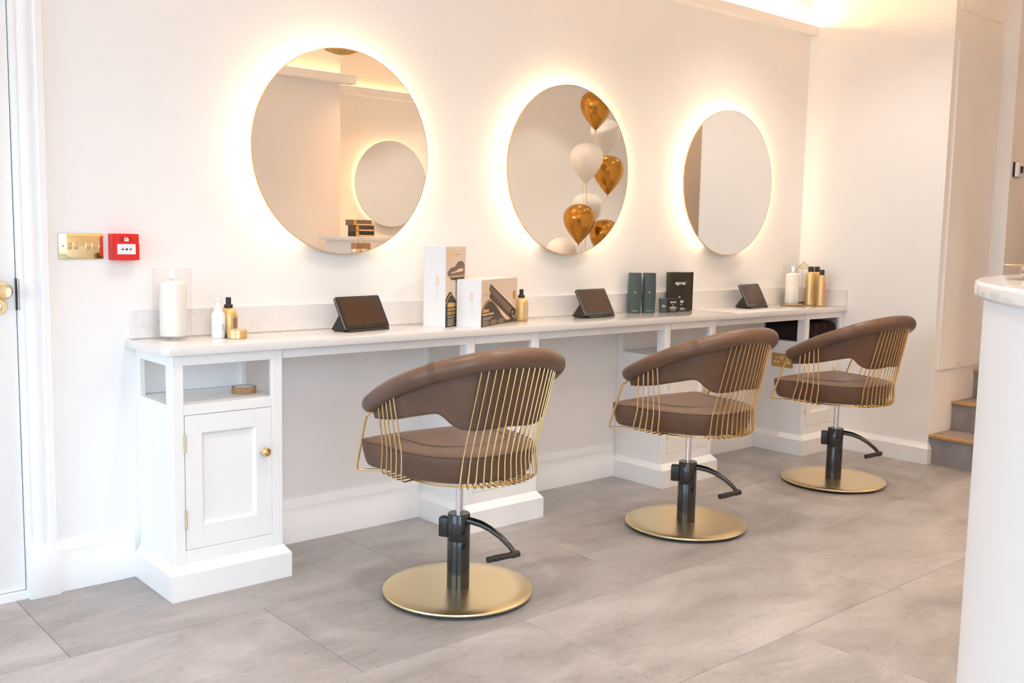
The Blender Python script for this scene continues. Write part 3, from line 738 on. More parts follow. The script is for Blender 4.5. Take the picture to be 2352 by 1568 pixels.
# tablets in folding stands
def make_tablet():
    o = empty('tablet')
    W, H, T = 0.240, 0.139, 0.011
    th = math.radians(62)
    U = Vector((0, math.cos(th), math.sin(th))); N = Vector((0, -math.sin(th), math.cos(th)))
    M = Matrix(((1, U.x, N.x, 0), (0, U.y, N.y, 0.004), (0, U.z, N.z, 0.0105), (0, 0, 0, 1)))
    def rr(w, h, r, n=6, x0=0.0, y0=0.0):
        p = []
        for cx, cy, a0 in ((x0+w-r, y0+r, -PI/2), (x0+w-r, y0+h-r, 0), (x0+r, y0+h-r, PI/2), (x0+r, y0+r, PI)):
            for i in range(n+1):
                a = a0+(PI/2)*i/n; p.append((cx+r*math.cos(a), cy+r*math.sin(a)))
        return p
    case = MB().prism(rr(W, H, 0.010), 'z', -T, 0.0).build('case', 'black_plastic', o, bevel=0.0015, seg=2, auto=40); case.matrix_local = M
    rim = MB().tube([(x, y, -0.002) for x, y in rr(W-0.0016, H-0.0016, 0.0095, 6, 0.0008, 0.0008)], 0.0016, 5, closed=True).build('case_rim', 'steel_dull', case); 
    gl = MB().prism(rr(W-0.005, H-0.005, 0.008, 6, 0.0025, 0.0025), 'z', 0.0001, 0.0009).build('front_glass', 'black_gloss', case)
    sc_ = MB().prism([(0.0165, 0.0155), (W-0.0165, 0.0155), (W-0.0165, H-0.0135), (0.0165, H-0.0135)], 'z', 0.0010, 0.0012).build('screen', 'screen_glass', gl)
    MB().prism([(W*0.48, 0.0075), (W*0.52, 0.0075), (W*0.52, 0.0085), (W*0.48, 0.0085)], 'z', 0.0010, 0.0012).build('logo_mark', 'label_grey', gl)
    # folded cover: bottom strip and the wedge behind
    bx('cover_base', 'black_plastic', 0.012, W-0.010, -0.001, 0.085, 0.0, 0.0035, o, bevel=0.001, seg=1)
    bx('cover_lip', 'black_plastic', 0.012, W-0.012, -0.006, 0.014, 0.0, 0.009, o, bevel=0.002, seg=1)
    wd = MB().prism([(0.014, 0.0036), (0.086, 0.0036), (0.0895, 0.006), (0.047, 0.064), (0.041, 0.064)], 'x', 0.004, W-0.006).build('cover_wedge', 'black_rubber', o)
    return o
tab = make_tablet()
for i, (loc, rz, lb) in enumerate((((1.404, -0.209, ZT), 0.205, 'black tablet on folding stand above the nearest chair, left of the boxes'),
                                   ((2.724, -0.196, ZT), 0.16, 'black tablet on folding stand between gold bottle and dark green cartons'),
                                   ((4.022, -0.185, ZT), 0.16, 'black tablet on folding stand nearest the candle by the end wall'))):
    t = tab if i == 0 else copy_tree(tab)
    t.location = loc; t.rotation_euler = (0, 0, rz); tag(t, lb, 'tablet', 'tablets on folding stands')

# boxed hair tools: local frame, front-left corner M at origin, printed face along +x (facing -y), white side along +y (facing -x)
def carton(name, loc, rz, wx, dy, h, label, mat_front='card_rose'):
    o = empty(name, loc, rz, label, 'box')
    bx('carton_body', 'card_white', 0, wx, 0, dy, 0, h, o, bevel=0.0008, seg=1)
    bx('printed_face', mat_front, 0.0006, wx-0.0006, -0.0007, 0.0, 0.0006, h-0.0006, o)
    return o
def curve_pts(fn, x0, x1, n): return [(x0+(x1-x0)*i/n, fn(x0+(x1-x0)*i/n)) for i in range(n+1)]
FM = lambda y=-0.0008: face_M(0, y, 0, '-y')
dr = carton('hair_dryer_box', (1.858, -0.232, ZT), math.radians(23), 0.170, 0.104, 0.333, 'tall white and rose carton showing a hair dryer picture')
def hump(x): return 0.118 + 0.022*math.cos((x-0.030)/0.075*1.25) - (0.028*max(0, (x-0.07)/0.1))
hp = curve_pts(lambda x: 0.088+0.058*math.exp(-((x-0.040)/0.045)**2), 0.0008, 0.169, 30)
flat('print_panel', 'print_black', [(0.0008, 0.001)] + [] + [(0.169, 0.001)] + hp[::-1], dr, FM())
sw = curve_pts(lambda x: 0.080+0.058*math.exp(-((x-0.046)/0.044)**2), 0.0008, 0.10, 24); sw2 = [(x, z-0.0075*(1-x/0.13)) for x, z in sw]
flat('print_swoosh', 'print_gold', sw + sw2[::-1], dr, FM(-0.0012))
flat('print_bar', 'print_gold', [(0.018, 0.083), (0.115, 0.083), (0.115, 0.101), (0.018, 0.101)], dr, FM(-0.0012))
for k, (tx, z, s) in enumerate((('SALON 2000W', 0.0725, 0.0155), ('IONIC DRYER', 0.0565, 0.0155))):
    text_mesh('lettering', tx, s, 'print_gold', dr, face_M(0.018, -0.0013, z, '-y'), 0.0006, 'LEFT', xs=0.84)
for k in range(8):
    z = 0.044-0.005*k - (0.003 if k > 1 else 0) ; ln = (0.075, 0.060, 0.085, 0.045, 0.060, 0.040, 0.075, 0.05)[k]
    flat('print_line', 'print_cream', [(0.020, z), (0.020+ln, z), (0.020+ln, z+0.0016), (0.020, z+0.0016)], dr, FM(-0.0012))
# dryer picture
dp = [(0.016,0.217),(0.038,0.201),(0.052,0.195),(0.155,0.196),(0.160,0.205),(0.160,0.254),(0.150,0.267),(0.138,0.272),(0.112,0.272),(0.100,0.268),(0.080,0.252),(0.066,0.247),(0.042,0.246),(0.030,0.236),(0.016,0.229)]
pic = flat('dryer_picture', 'print_grey', dp, dr, FM())
flat('picture_shade', 'print_black', [(0.046,0.195),(0.155,0.196),(0.157,0.203),(0.040,0.2005)], dr, FM(-0.0012))
flat('picture_handle', 'print_grey', [(0.078,0.19495),(0.150,0.1949),(0.150,0.130),(0.120,0.110),(0.105,0.150),(0.095,0.185)], dr, FM(-0.0009))
flat('picture_vent', 'card_rose', [(0.045,0.222),(0.145,0.230),(0.145,0.241),(0.110,0.240),(0.085,0.231),(0.045,0.226)], dr, FM(-0.0012))
flat('picture_band', 'print_gold_pale', [(0.032,0.207),(0.158,0.209),(0.158,0.212),(0.030,0.2105)], dr, FM(-0.0012))
for q in ((0.012, 0.037), (0.040, 0.066)):
    flat('logo_block', 'print_gold_pale', [(q[0], 0.287), (q[1], 0.287), (q[1], 0.314), (q[0], 0.314)], dr, FM())
flat('print_line', 'print_gold_pale', [(0.072, 0.308), (0.115, 0.308), (0.115, 0.313), (0.072, 0.313)], dr, FM())
flat('print_line', 'print_grey', [(0.072, 0.2985), (0.122, 0.2985), (0.122, 0.3002), (0.072, 0.3002)], dr, FM())
SM = face_M(0, 0, 0, '-x')   # on the white side: local x runs towards -y
for k in range(9):
    flat('print_line', 'print_gold_pale', [(-0.046, 0.212-0.0052*k), (-0.030, 0.212-0.0052*k), (-0.030, 0.2145-0.0052*k), (-0.046, 0.2145-0.0052*k)], dr, face_M(-0.0001, 0, 0, '-x'), 0.0002)
flat('print_line', 'label_grey', [(-0.040, 0.108), (-0.0385, 0.108), (-0.0385, 0.155), (-0.040, 0.155)], dr, face_M(-0.0001, 0, 0, '-x'), 0.0002)

st = carton('straightener_box', (1.988, -0.306, ZT), math.radians(27), 0.400, 0.112, 0.197, 'low white and rose carton showing hair straighteners')
def wave(x):
    if x < 0.085: return 0.112-0.050*((0.085-x)/0.085)**2
    t = min(1, (x-0.085)/0.215); return 0.112-0.098*(t*t*(3-2*t))
hp = curve_pts(wave, 0.0008, 0.398, 44)
flat('print_panel', 'print_brown', [(0.0008, 0.001), (0.398, 0.001)] + hp[::-1], st, FM())
sw = curve_pts(lambda x: wave(x)-0.0005-0.010*max(0, 1-x/0.1), 0.0008, 0.300, 40); sw2 = [(x, z-0.006*(1-0.5*x/0.3)) for x, z in sw]
flat('print_swoosh', 'print_gold', sw+sw2[::-1], st, FM(-0.0012))
flat('picture_upper_arm', 'print_grey', [(0.093,0.178),(0.080,0.160),(0.082,0.149),(0.310,0.030),(0.340,0.014),(0.372,0.030),(0.385,0.052)], st, FM(-0.0013))
flat('picture_lower_arm', 'print_brown', [(0.098,0.142),(0.083,0.126),(0.088,0.119),(0.330,0.012),(0.345,0.022),(0.190,0.098),(0.100,0.1405)], st, FM(-0.0015))
flat('picture_edge', 'print_black', [(0.093,0.178),(0.385,0.052),(0.380,0.044),(0.094,0.1725)], st, FM(-0.0017))
flat('picture_hinge', 'print_black', [(0.305,0.040),(0.330,0.013),(0.362,0.010),(0.384,0.048),(0.345,0.066)], st, FM(-0.0018))
flat('picture_ring', 'print_gold', [(0.368,0.006),(0.376,0.006),(0.388,0.040),(0.382,0.046)], st, FM(-0.0020))
for k in range(2):
    flat('picture_button', 'plastic_white', [(0.335+0.012*k,0.045-0.018*k),(0.343+0.012*k,0.050-0.018*k),(0.346+0.012*k,0.042-0.018*k),(0.338+0.012*k,0.037-0.018*k)], st, FM(-0.0021))
sd = [(0.362+0.016*math.cos(2*PI*i/24), 0.1195+0.021*math.sin(2*PI*i/24)) for i in range(24)]
flat('gold_seal', 'print_gold', sd, st, FM())
flat('print_bar', 'print_gold', [(0.016,0.060),(0.080,0.060),(0.080,0.0735),(0.016,0.0735)], st, FM(-0.0013))
text_mesh('lettering', 'STRAIGHTENER', 0.0110, 'print_gold_pale', st, face_M(0.070, -0.0014, 0.0515, '-y'), 0.0004, 'LEFT', xs=0.80)
flat('print_line', 'print_gold_pale', [(0.017, 0.0480), (0.065, 0.0480), (0.065, 0.0550), (0.017, 0.0550)], st, FM(-0.0013))
for k in range(2):
    flat('print_line', 'print_cream', [(0.018, 0.036-0.0065*k), (0.120-0.02*k, 0.036-0.0065*k), (0.120-0.02*k, 0.0385-0.0065*k), (0.018, 0.0385-0.0065*k)], st, FM(-0.0013))
for c_ in range(3):
    for k in range(5):
        x = 0.020+0.085*c_; ln = 0.050+0.012*((k*7+c_*3) % 3)
        flat('print_line', 'print_cream', [(x, 0.0225-0.0042*k), (x+ln, 0.0225-0.0042*k), (x+ln, 0.0236-0.0042*k), (x, 0.0236-0.0042*k)], st, FM(-0.0013))
for q in ((0.026, 0.042), (0.045, 0.066)):
    flat('logo_block', 'print_gold_pale', [(q[0], 0.152), (q[1], 0.152), (q[1], 0.178), (q[0], 0.178)], st, FM())
flat('print_line', 'print_gold_pale', [(0.026, 0.142), (0.062, 0.142), (0.062, 0.147), (0.026, 0.147)], st, FM())
flat('print_line', 'print_grey', [(0.026, 0.1335), (0.070, 0.1335), (0.070, 0.1350), (0.026, 0.1350)], st, FM())
for k in range(8):
    flat('print_line', 'print_gold_pale', [(-0.052, 0.142-0.0052*k), (-0.036, 0.142-0.0052*k), (-0.036, 0.1445-0.0052*k), (-0.052, 0.1445-0.0052*k)], st, face_M(-0.0001, 0, 0, '-x'), 0.0002)
flat('print_line', 'label_grey', [(-0.041, 0.042), (-0.0395, 0.042), (-0.0395, 0.092), (-0.041, 0.092)], st, face_M(-0.0001, 0, 0, '-x'), 0.0002)

# dark green cartons
def pillow_carton(loc, rz, label):
    # bowed front and back, straight open-looking sides
    o = empty('pillow_carton', loc, rz, label, 'box', 'tall teal cartons standing upright')
    w_, d_, h = 0.061, 0.052, 0.205; nx, nz = 10, 8
    v = []; f = []
    for s in (0, 1):
        for j in range(nz+1):
            for i in range(nx+1):
                x = w_*i/nx; z = h*j/nz; b = 0.010*math.sin(PI*i/nx)*(0.55+0.45*math.sin(PI*j/nz))
                xo = x + (0.003*math.sin(PI*j/nz))*(1 if i > nx/2 else -1)*abs(2*i/nx-1)
                v.append((xo, (-b if s == 0 else d_+b*0.4), z))
    k = (nx+1)*(nz+1)
    for j in range(nz):
        for i in range(nx):
            a = j*(nx+1)+i; f += [(a, a+1, a+nx+2, a+nx+1), (k+a, k+a+nx+1, k+a+nx+2, k+a+1)]
        for i in (0, nx):
            a = j*(nx+1)+i; f.append((a, a+nx+1, k+a+nx+1, k+a))
    for i in range(nx):
        f += [(i, k+i, k+i+1, i+1)]; a = nz*(nx+1)+i; f += [(a, a+1, k+a+1, k+a)]
    MB().add(v, f).build('carton_body', 'card_teal', o, auto=40)
    ring = [(0.0305+0.0085*math.cos(2*PI*i/28), 0.1065+0.0085*math.sin(2*PI*i/28)) for i in range(28)]
    flat('recess_ring', 'card_green_black', ring, o, face_M(0, -0.0104, 0, '-y'), 0.0003)
    flat('gold_drop', 'print_gold', [(0.0305+0.0048*math.cos(2*PI*i/20), 0.1065+0.0052*math.sin(2*PI*i/20)) for i in range(20)], o, face_M(0, -0.0108, 0, '-y'), 0.0003)
    flat('gold_drop_mark', 'print_brown', [(0.0295, 0.1040), (0.0315, 0.1040), (0.0315, 0.1090), (0.0295, 0.1090)], o, face_M(0, -0.0112, 0, '-y'), 0.0002)
    text_mesh('lettering', 'LEARN MORE', 0.0062, 'print_white', o, face_M(0.0305, -0.0082, 0.012, '-y'), 0.0002) if False else flat('print_line', 'print_white', [(0.013, 0.0115), (0.048, 0.0115), (0.048, 0.0130), (0.013, 0.0130)], o, face_M(0, -0.0088, 0, '-y'), 0.0010)
    return o
ang = math.atan2(-0.76, 0.65)
pillow_carton((3.158, -0.0640, ZT), math.radians(-42), 'tall teal carton on the left of the pair')
pillow_carton((3.2360, -0.0915, ZT), math.radians(-42), 'tall teal carton on the right of the pair, by the small box')
def epres_box(name, loc, rz, w_, d_, h, label, cat='box', group=None):
    o = empty(name, loc, rz, label, cat, group)
    bx('carton_body', 'card_green_black', 0, w_, 0, d_, 0, h, o, bevel=0.0008, seg=1); return o
A = math.radians(-20)
ec = epres_box('dark_carton', (3.437, -0.096, ZT), A, 0.128, 0.038, 0.206, 'large dark carton with white lettering, standing in front of its twin')
text_mesh('lettering', 'epres', 0.0275, 'print_white', ec, face_M(0.0640, -0.0004, 0.150, '-y'), 0.0004)
text_mesh('lettering', 'TM', 0.0040, 'print_white', ec, face_M(0.0985, -0.0004, 0.1575, '-y'), 0.0)
flat('gold_drop', 'print_gold', [(0.061+0.0048*math.cos(2*PI*i/20), 0.0765+0.0058*math.sin(2*PI*i/20)) for i in range(20)], ec, FM(-0.0004))
for k, (z, ln) in enumerate(((0.0555, 0.022), (0.0500, 0.019), (0.0455, 0.019), (0.0345, 0.012))):
    flat('print_line', 'print_white', [(0.066, z), (0.066+ln, z), (0.066+ln, z+0.0028), (0.066, z+0.0028)], ec, FM(-0.0004))
for k, (z, ln) in enumerate(((0.0175, 0.024), (0.0130, 0.032), (0.0085, 0.032))):
    flat('print_line', 'label_grey', [(0.066, z), (0.066+ln, z), (0.066+ln, z+0.0020), (0.066, z+0.0020)], ec, FM(-0.0004))
ed = epres_box('dark_carton', (3.508, -0.0610, ZT), A, 0.122, 0.022, 0.206, 'large dark carton half hidden behind its lettered twin')
for k in range(2):
    flat('print_line', 'label_grey', [(0.085, 0.0165-0.005*k), (0.100, 0.0165-0.005*k), (0.100, 0.0180-0.005*k), (0.085, 0.0180-0.005*k)], ed, FM(-0.0004))
es = epres_box('small_carton', (3.328, -0.130, ZT), math.radians(-35), 0.033, 0.030, 0.074, 'smallest teal box beside the lettered cartons')
es.children[0].data.materials[0] = MATS['card_teal']
flat('triangle_mark', 'print_white', [(0.0130, 0.0385), (0.0210, 0.0385), (0.0170, 0.0450)], es, FM(-0.0004))
for k in range(2):
    flat('print_line', 'print_white', [(0.0065, 0.0345-0.0040*k), (0.0275, 0.0345-0.0040*k), (0.0275, 0.0362-0.0040*k), (0.0065, 0.0362-0.0040*k)], es, FM(-0.0004))
em = epres_box('small_carton', (3.393, -0.124, ZT), math.radians(-24), 0.060, 0.014, 0.072, 'small dark carton with white lettering, in front of the large one')
text_mesh('lettering', 'epres', 0.0155, 'print_white', em, face_M(0.0300, -0.0004, 0.0535, '-y'), 0.0002)
flat('gold_drop', 'print_gold', [(0.030+0.0032*math.cos(2*PI*i/16), 0.0372+0.0036*math.sin(2*PI*i/16)) for i in range(16)], em, FM(-0.0004))
for k, (z, ln) in enumerate(((0.0285, 0.018), (0.0255, 0.038), (0.0222, 0.044), (0.0190, 0.040), (0.0140, 0.026), (0.0070, 0.036))):
    flat('print_line', 'print_white' if k < 4 else 'label_grey', [(0.030-ln/2, z), (0.030+ln/2, z), (0.030+ln/2, z+0.0013), (0.030-ln/2, z+0.0013)], em, FM(-0.0004))

# candle, lantern and aerosol cans by the end wall
v2 = empty('hurricane_vase', (4.562, -0.103, ZT), 0, 'glass hurricane vase on a brass plate by the end wall', 'vase', 'hurricane vases')
lathe_part('brass_plate', [(0,0),(0.060,0),(0.0655,0.002),(0.0665,0.006),(0.0640,0.0075),(0,0.0075)], 'gold_wire', v2, 48)
lathe_part('glass_wall', [(0.0590,0.0076),(0.0612,0.0076),(0.0612,0.244),(0.0590,0.244),(0.0590,0.0076)], 'clear_glass', v2, 48)
candle((4.560, -0.103, ZT+0.0078), 0.0405, 0.184, 'white pillar candle burning on the brass plate by the end wall', -0.45)
def aerosol(loc, r, h, label, lab_mat):
    o = empty('aerosol_can', loc, 0, label, 'can', 'gold aerosol cans with black caps')
    hb = h-0.031
    lathe_part('body', [(0,0),(r-0.002,0),(r,0.002),(r,hb-0.030),(r*0.93,hb-0.014),(r*0.72,hb-0.002),(r*0.60,hb),(0,hb)], 'gold_bottle', o, 36)
    lathe_part('cap', [(0,hb),(r*0.58,hb),(r*0.58,h-0.002),(r*0.53,h),(0,h)], 'black_plastic', o, 28)
    a = math.radians(238)
    lo, hi = (0.030, hb-0.075)
    if lab_mat == 'label_brown':
        for k in range(6): arc_label('print_line', 'label_brown', r+0.0002, a-0.30+0.12*k, a-0.27+0.12*k, lo+0.008*(k % 2), hi-0.01*(k % 3), o, 2)
    else: 
        lb = arc_label('label', lab_mat, r+0.0002, a+0.1, a+1.2, lo-0.01, hi+0.03, o)
        arc_label('print_line', 'ink', r+0.0004, a+0.25, a+0.9, lo-0.006, lo-0.003, lb, 4)
    return o
aerosol((4.661, -0.162, ZT), 0.0300, 0.231, 'tall gold aerosol can right of the candle', 'label_brown')
aerosol((4.672, -0.230, ZT), 0.0240, 0.214, 'slim gold aerosol can with a pink label, furthest right', 'label_pink')
aerosol((4.733, -0.158, ZT), 0.0265, 0.230, 'gold aerosol can half hidden behind the other two', 'label_green')
ln = empty('glass_lantern', (4.720, -0.072, ZT), math.radians(20), 'small brass and glass lantern behind the aerosol cans', 'lantern')
q = 0.036
for sx in (-1, 1):
    for sy in (-1, 1):
        MB().tube([(sx*q*0.8, sy*q*0.8, 0.0), (sx*q, sy*q, 0.215)], 0.0020, 6).build('post', 'gold_wire', ln)
        MB().tube([(sx*q, sy*q, 0.215), (0, 0, 0.252)], 0.0020, 6).build('roof_bar', 'gold_wire', ln)
for z, s in ((0.002, 0.8), (0.215, 1.0)):
    MB().tube([(q*s*a, q*s*b, z) for a, b in ((-1,-1),(1,-1),(1,1),(-1,1))], 0.0022, 6, closed=True).build('frame', 'gold_wire', ln)
for a, b in (((-1,-1),(1,-1)),((1,-1),(1,1)),((1,1),(-1,1)),((-1,1),(-1,-1))):
    MB().add([(a[0]*q*.8,a[1]*q*.8,0.003),(b[0]*q*.8,b[1]*q*.8,0.003),(b[0]*q,b[1]*q,0.214),(a[0]*q,a[1]*q,0.214)], [(0,1,2,3)]).build('pane', 'clear_glass', ln)
    MB().add([(a[0]*q,a[1]*q,0.215),(b[0]*q,b[1]*q,0.215),(0,0,0.252)], [(0,1,2)]).build('roof_pane', 'clear_glass', ln)
MB().tube([(0.007*math.cos(2*PI*i/20), 0, 0.260+0.007*math.sin(2*PI*i/20)) for i in range(20)], 0.0012, 5, closed=True).build('ring', 'gold_wire', ln)
bx('base_plate', 'black_plastic', -0.026, 0.026, -0.026, 0.026, 0.0, 0.012, ln)

# rolled towels inside the last cabinet
for i, (x, z) in enumerate(((4.452, 0.0), (4.535, 0.0), (4.620, 0.004), (4.700, 0.0))):
    tw = empty('rolled_towel', (x, 0, 0.6552), 0, ['dark rolled towel at the left of the shelf in the last cabinet', 'dark rolled towel second from left in the last cabinet', 'dark rolled towel third from left in the last cabinet', 'dark rolled towel at the right of the shelf in the last cabinet'][i], 'towel', 'rolled towels in the last cabinet')
    r, hz = 0.040, 0.056; n = 28; prof = []
    m = MB(); v = []; f = []
    ys = [-0.296, -0.293, -0.285, -0.20, -0.10, -0.030, -0.022, -0.020]; ks = [0.78, 0.93, 1, 1.0, 1.0, 1, 0.93, 0.78]
    for y, k in zip(ys, ks):
        for a in range(n):
            t = 2*PI*a/n; v.append((r*k*math.cos(t), y, hz + hz*k*math.sin(t)*0.98))
    for j in range(len(ys)-1):
        for a in range(n): f.append((j*n+a, j*n+(a+1) % n, (j+1)*n+(a+1) % n, (j+1)*n+a))
    f += [tuple(range(n)), tuple((len(ys)-1)*n+a for a in range(n))]
    m.add(v, f).build('roll', 'towel', tw, smooth=True)
    sp_ = []
    for a in range(60):
        t = 5*PI*a/59; k = 0.9-0.75*a/59; sp_.append((r*k*math.cos(t), -0.2965, hz+hz*k*math.sin(t)))
    MB().tube(sp_, 0.0035, 6).build('roll_edge', 'towel', tw, smooth=True)

# ------------------------------------------------------------------ wall fittings
swp = empty('light_switch', (0.427, 0, 1.130), 0, 'polished brass four-gang light switch left of the red call point', 'switch')
bx('plate', 'brass_polished', 0, 0.1445, -0.0045, 0.0, 0, 0.0865, swp, bevel=0.002, seg=2)
for x in (0.0347, 0.0538, 0.0937, 0.1130):
    MB().prism([(-0.0046, 0.0315), (-0.0060, 0.0315), (-0.0085, 0.0430), (-0.0068, 0.0560), (-0.0046, 0.0560)], 'x', x-0.0070, x+0.0070).build('rocker', 'brass_polished', swp, bevel=0.0006, seg=1)
for x in (0.0135, 0.1310):
    s = yl([(0,0.0),(0.0042,0.0),(0.0042,0.0006),(0.003,0.0018),(0,0.0022)], (x, -0.0045, 0.0435), 18).build('screw', 'chrome', swp, smooth=True)
    bx('slot', 'ink', x-0.0032, x+0.0032, -0.0069, -0.0066, 0.0431, 0.0439, s)
cp = empty('call_point', (0.589, 0, 1.128), 0, 'red fire alarm call point with white break panel', 'call point')
def bowed(name, mat, x0, x1, z0, z1, y0, y1, bow, parent):
    # box whose front bows forward and whose top and bottom bulge
    nx = 10; v = []; f = []
    for i in range(nx+1):
        t = i/nx; s = math.sin(PI*t); x = x0+(x1-x0)*t
        v += [(x, y0, z0-bow*0.3*s), (x, y1-bow*s, z0-bow*0.6*s), (x, y1-bow*s, z1+bow*0.6*s), (x, y0, z1+bow*0.3*s)]
    for i in range(nx):
        for k in range(4): f.append((4*i+k, 4*(i+1)+k, 4*(i+1)+(k+1) % 4, 4*i+(k+1) % 4))
    f += [(0,1,2,3), tuple(4*nx+k for k in range(4))]
    return MB().add(v, f).build(name, mat, parent, auto=30)
bowed('body', 'red_plastic', 0.0, 0.0885, 0.0, 0.0885, 0.0, -0.044, 0.0020, cp)
bowed('top_cover', 'red_plastic', 0.004, 0.0865, 0.0560, 0.0880, -0.042, -0.0485, 0.0020, cp)
bowed('lower_cover', 'red_plastic', 0.002, 0.0880, 0.0010, 0.0545, -0.042, -0.0490, 0.0020, cp)
wp = bx('break_panel', 'plastic_white', 0.013, 0.0745, -0.0522, -0.046, 0.0195, 0.0545, cp, bevel=0.001, seg=1)
cm = face_M(0, -0.0523, 0, '-y')
flat('dot', 'ink', [(0.0437+0.0037*math.cos(2*PI*i/24), 0.0368+0.0040*math.sin(2*PI*i/24)) for i in range(24)], cp, cm)
for s in (-1, 1):
    p = [(0.0437+s*0.0085, 0.0368), (0.0437+s*0.0125, 0.0368+0.0042), (0.0437+s*0.0125, 0.0368+0.0014), (0.0437+s*0.0180, 0.0368+0.0014), (0.0437+s*0.0180, 0.0368-0.0014), (0.0437+s*0.0125, 0.0368-0.0014), (0.0437+s*0.0125, 0.0368-0.0042)]
    flat('arrow', 'ink', p if s > 0 else p[::-1], cp, cm)
bx('symbol_window', 'red_dark', 0.0245, 0.0630, -0.0513, -0.046, 0.0630, 0.0795, cp)
hm = face_M(0, -0.0514, 0, '-y')
flat('house_symbol', 'print_white', [(0.0362, 0.0640), (0.0510, 0.0640), (0.0510, 0.0705), (0.0528, 0.0705), (0.0470, 0.0775), (0.0430, 0.0740), (0.0395, 0.0782), (0.0372, 0.0765), (0.0385, 0.0735), (0.0350, 0.0705), (0.0362, 0.0705)], cp, hm)
flat('hand_symbol', 'red_dark', [(0.0385, 0.0655), (0.0420, 0.0655), (0.0450, 0.0720), (0.0405, 0.0738), (0.0385, 0.0700)], cp, face_M(0, -0.0518, 0, '-y'))
flat('flame_symbol', 'print_white', [(0.0400, 0.0655), (0.0428, 0.0655), (0.0436, 0.0690), (0.0415, 0.0718), (0.0404, 0.0690)], cp, face_M(0, -0.0522, 0, '-y'))
# double socket on the side of the last cabinet (faces -x)
so = empty('wall_socket', (CX[3], 0, 0.499), 0, 'brass double socket on the side of the last cabinet', 'socket')
bx('plate', 'brass_brushed', -0.0045, -0.0002, -0.2475, -0.1040, 0.0, 0.0795, so, bevel=0.002, seg=2)
def sx(name, mat, y0, y1, z0, z1, d=0.0056, parent=so): return bx(name, mat, -d, -0.0044, y0, y1, z0, z1, parent, bevel=0.0004, seg=1)
for y in (-0.168, -0.184): sx('rocker', 'brass_polished', y-0.006, y+0.006, 0.045, 0.065, 0.0072)
for yc in (-0.1395, -0.2120):
    sx('pin_slot', 'white_insert', yc-0.006, yc+0.006, 0.045, 0.061); sx('slot_hole', 'ink', yc-0.002, yc+0.002, 0.0495, 0.0565, 0.0060)
    for e in (-0.011, 0.011): sx('pin_slot', 'white_insert', yc+e-0.008, yc+e+0.008, 0.024, 0.035)
# thermostat on the wall by the upper stairs
th_ = empty('thermostat', (5.432, -0.972, 1.634), 0, 'small white thermostat on the wall above the reception desk', 'thermostat')
bx('back_plate', 'black_plastic', 0.0, 0.088, -0.012, 0.0, 0.0, 0.084, th_)
bx('housing', 'plastic_white', 0.0, 0.088, -0.032, -0.0122, 0.0, 0.084, th_, bevel=0.002)
bx('display', 'screen_glass', 0.026, 0.066, -0.0328, -0.0318, 0.022, 0.062, th_)

# cupboard doors on the wall along the stairs
def cup_door(z0, z1, label, notch):
    o = empty('cupboard_door', (4.833, YE, z0), 0, label, 'cupboard door')
    W_ = 0.515; h = z1-z0
    if notch:
        pts = [(0, 0)] + [(0.245-0.022*math.cos(PI*i/16), 0.026*math.sin(PI*i/16)) for i in range(17)] + [(W_, 0), (W_, h), (0, h)]
    else: pts = [(0, 0), (W_, 0), (W_, h), (0, h)]
    p = MB().prism([(x, z) for x, z in pts], 'y', -0.012, -0.0003).build('door_panel', 'trim_paint', o); return o
cup_door(0.529, 2.338, 'tall plain cupboard door beside the stairs with finger notch', True)
cup_door(2.500, 2.93, 'upper plain cupboard door above the tall one', False)

# ------------------------------------------------------------------ stairs
stc = empty('staircase', (4.800, YE, 0), 0, 'grey stone stairs with oak coloured nosings behind the reception desk', 'stairs')
RI, GO, N_ = 0.166, 0.2555, 9
for i in range(N_):
    x = GO*i; z = RI*(i+1)
    bx('riser', 'riser_stone', x, x+0.02, -0.905, -0.001, RI*i if i else 0.0005, z-0.012, stc)
    bx('tread', 'tread_stone', x+0.0, x+GO+0.02, -0.905, -0.001 if i == 0 or 4.8+x+GO < 5.38 else -0.089, z-0.012, z-0.001, stc) if 4.8+x+GO < 5.39 or i == 0 else bx('tread', 'tread_stone', x, x+GO+0.02, -0.905, -0.089, z-0.012, z-0.001, stc)
    bx('nosing', 'oak_strip', x-0.016, x+0.010, -0.905, -0.001 if 4.8+x < 5.39 else -0.089, z-0.015, z+0.001, stc, bevel=0.002, seg=1)
for ch in stc.children:
    if ch.name.startswith('riser') and ch.bound_box[0][0]+4.8 > 5.39:
        for vtx in ch.data.vertices:
            if vtx.co.y > -0.05: vtx.co.y = -0.089

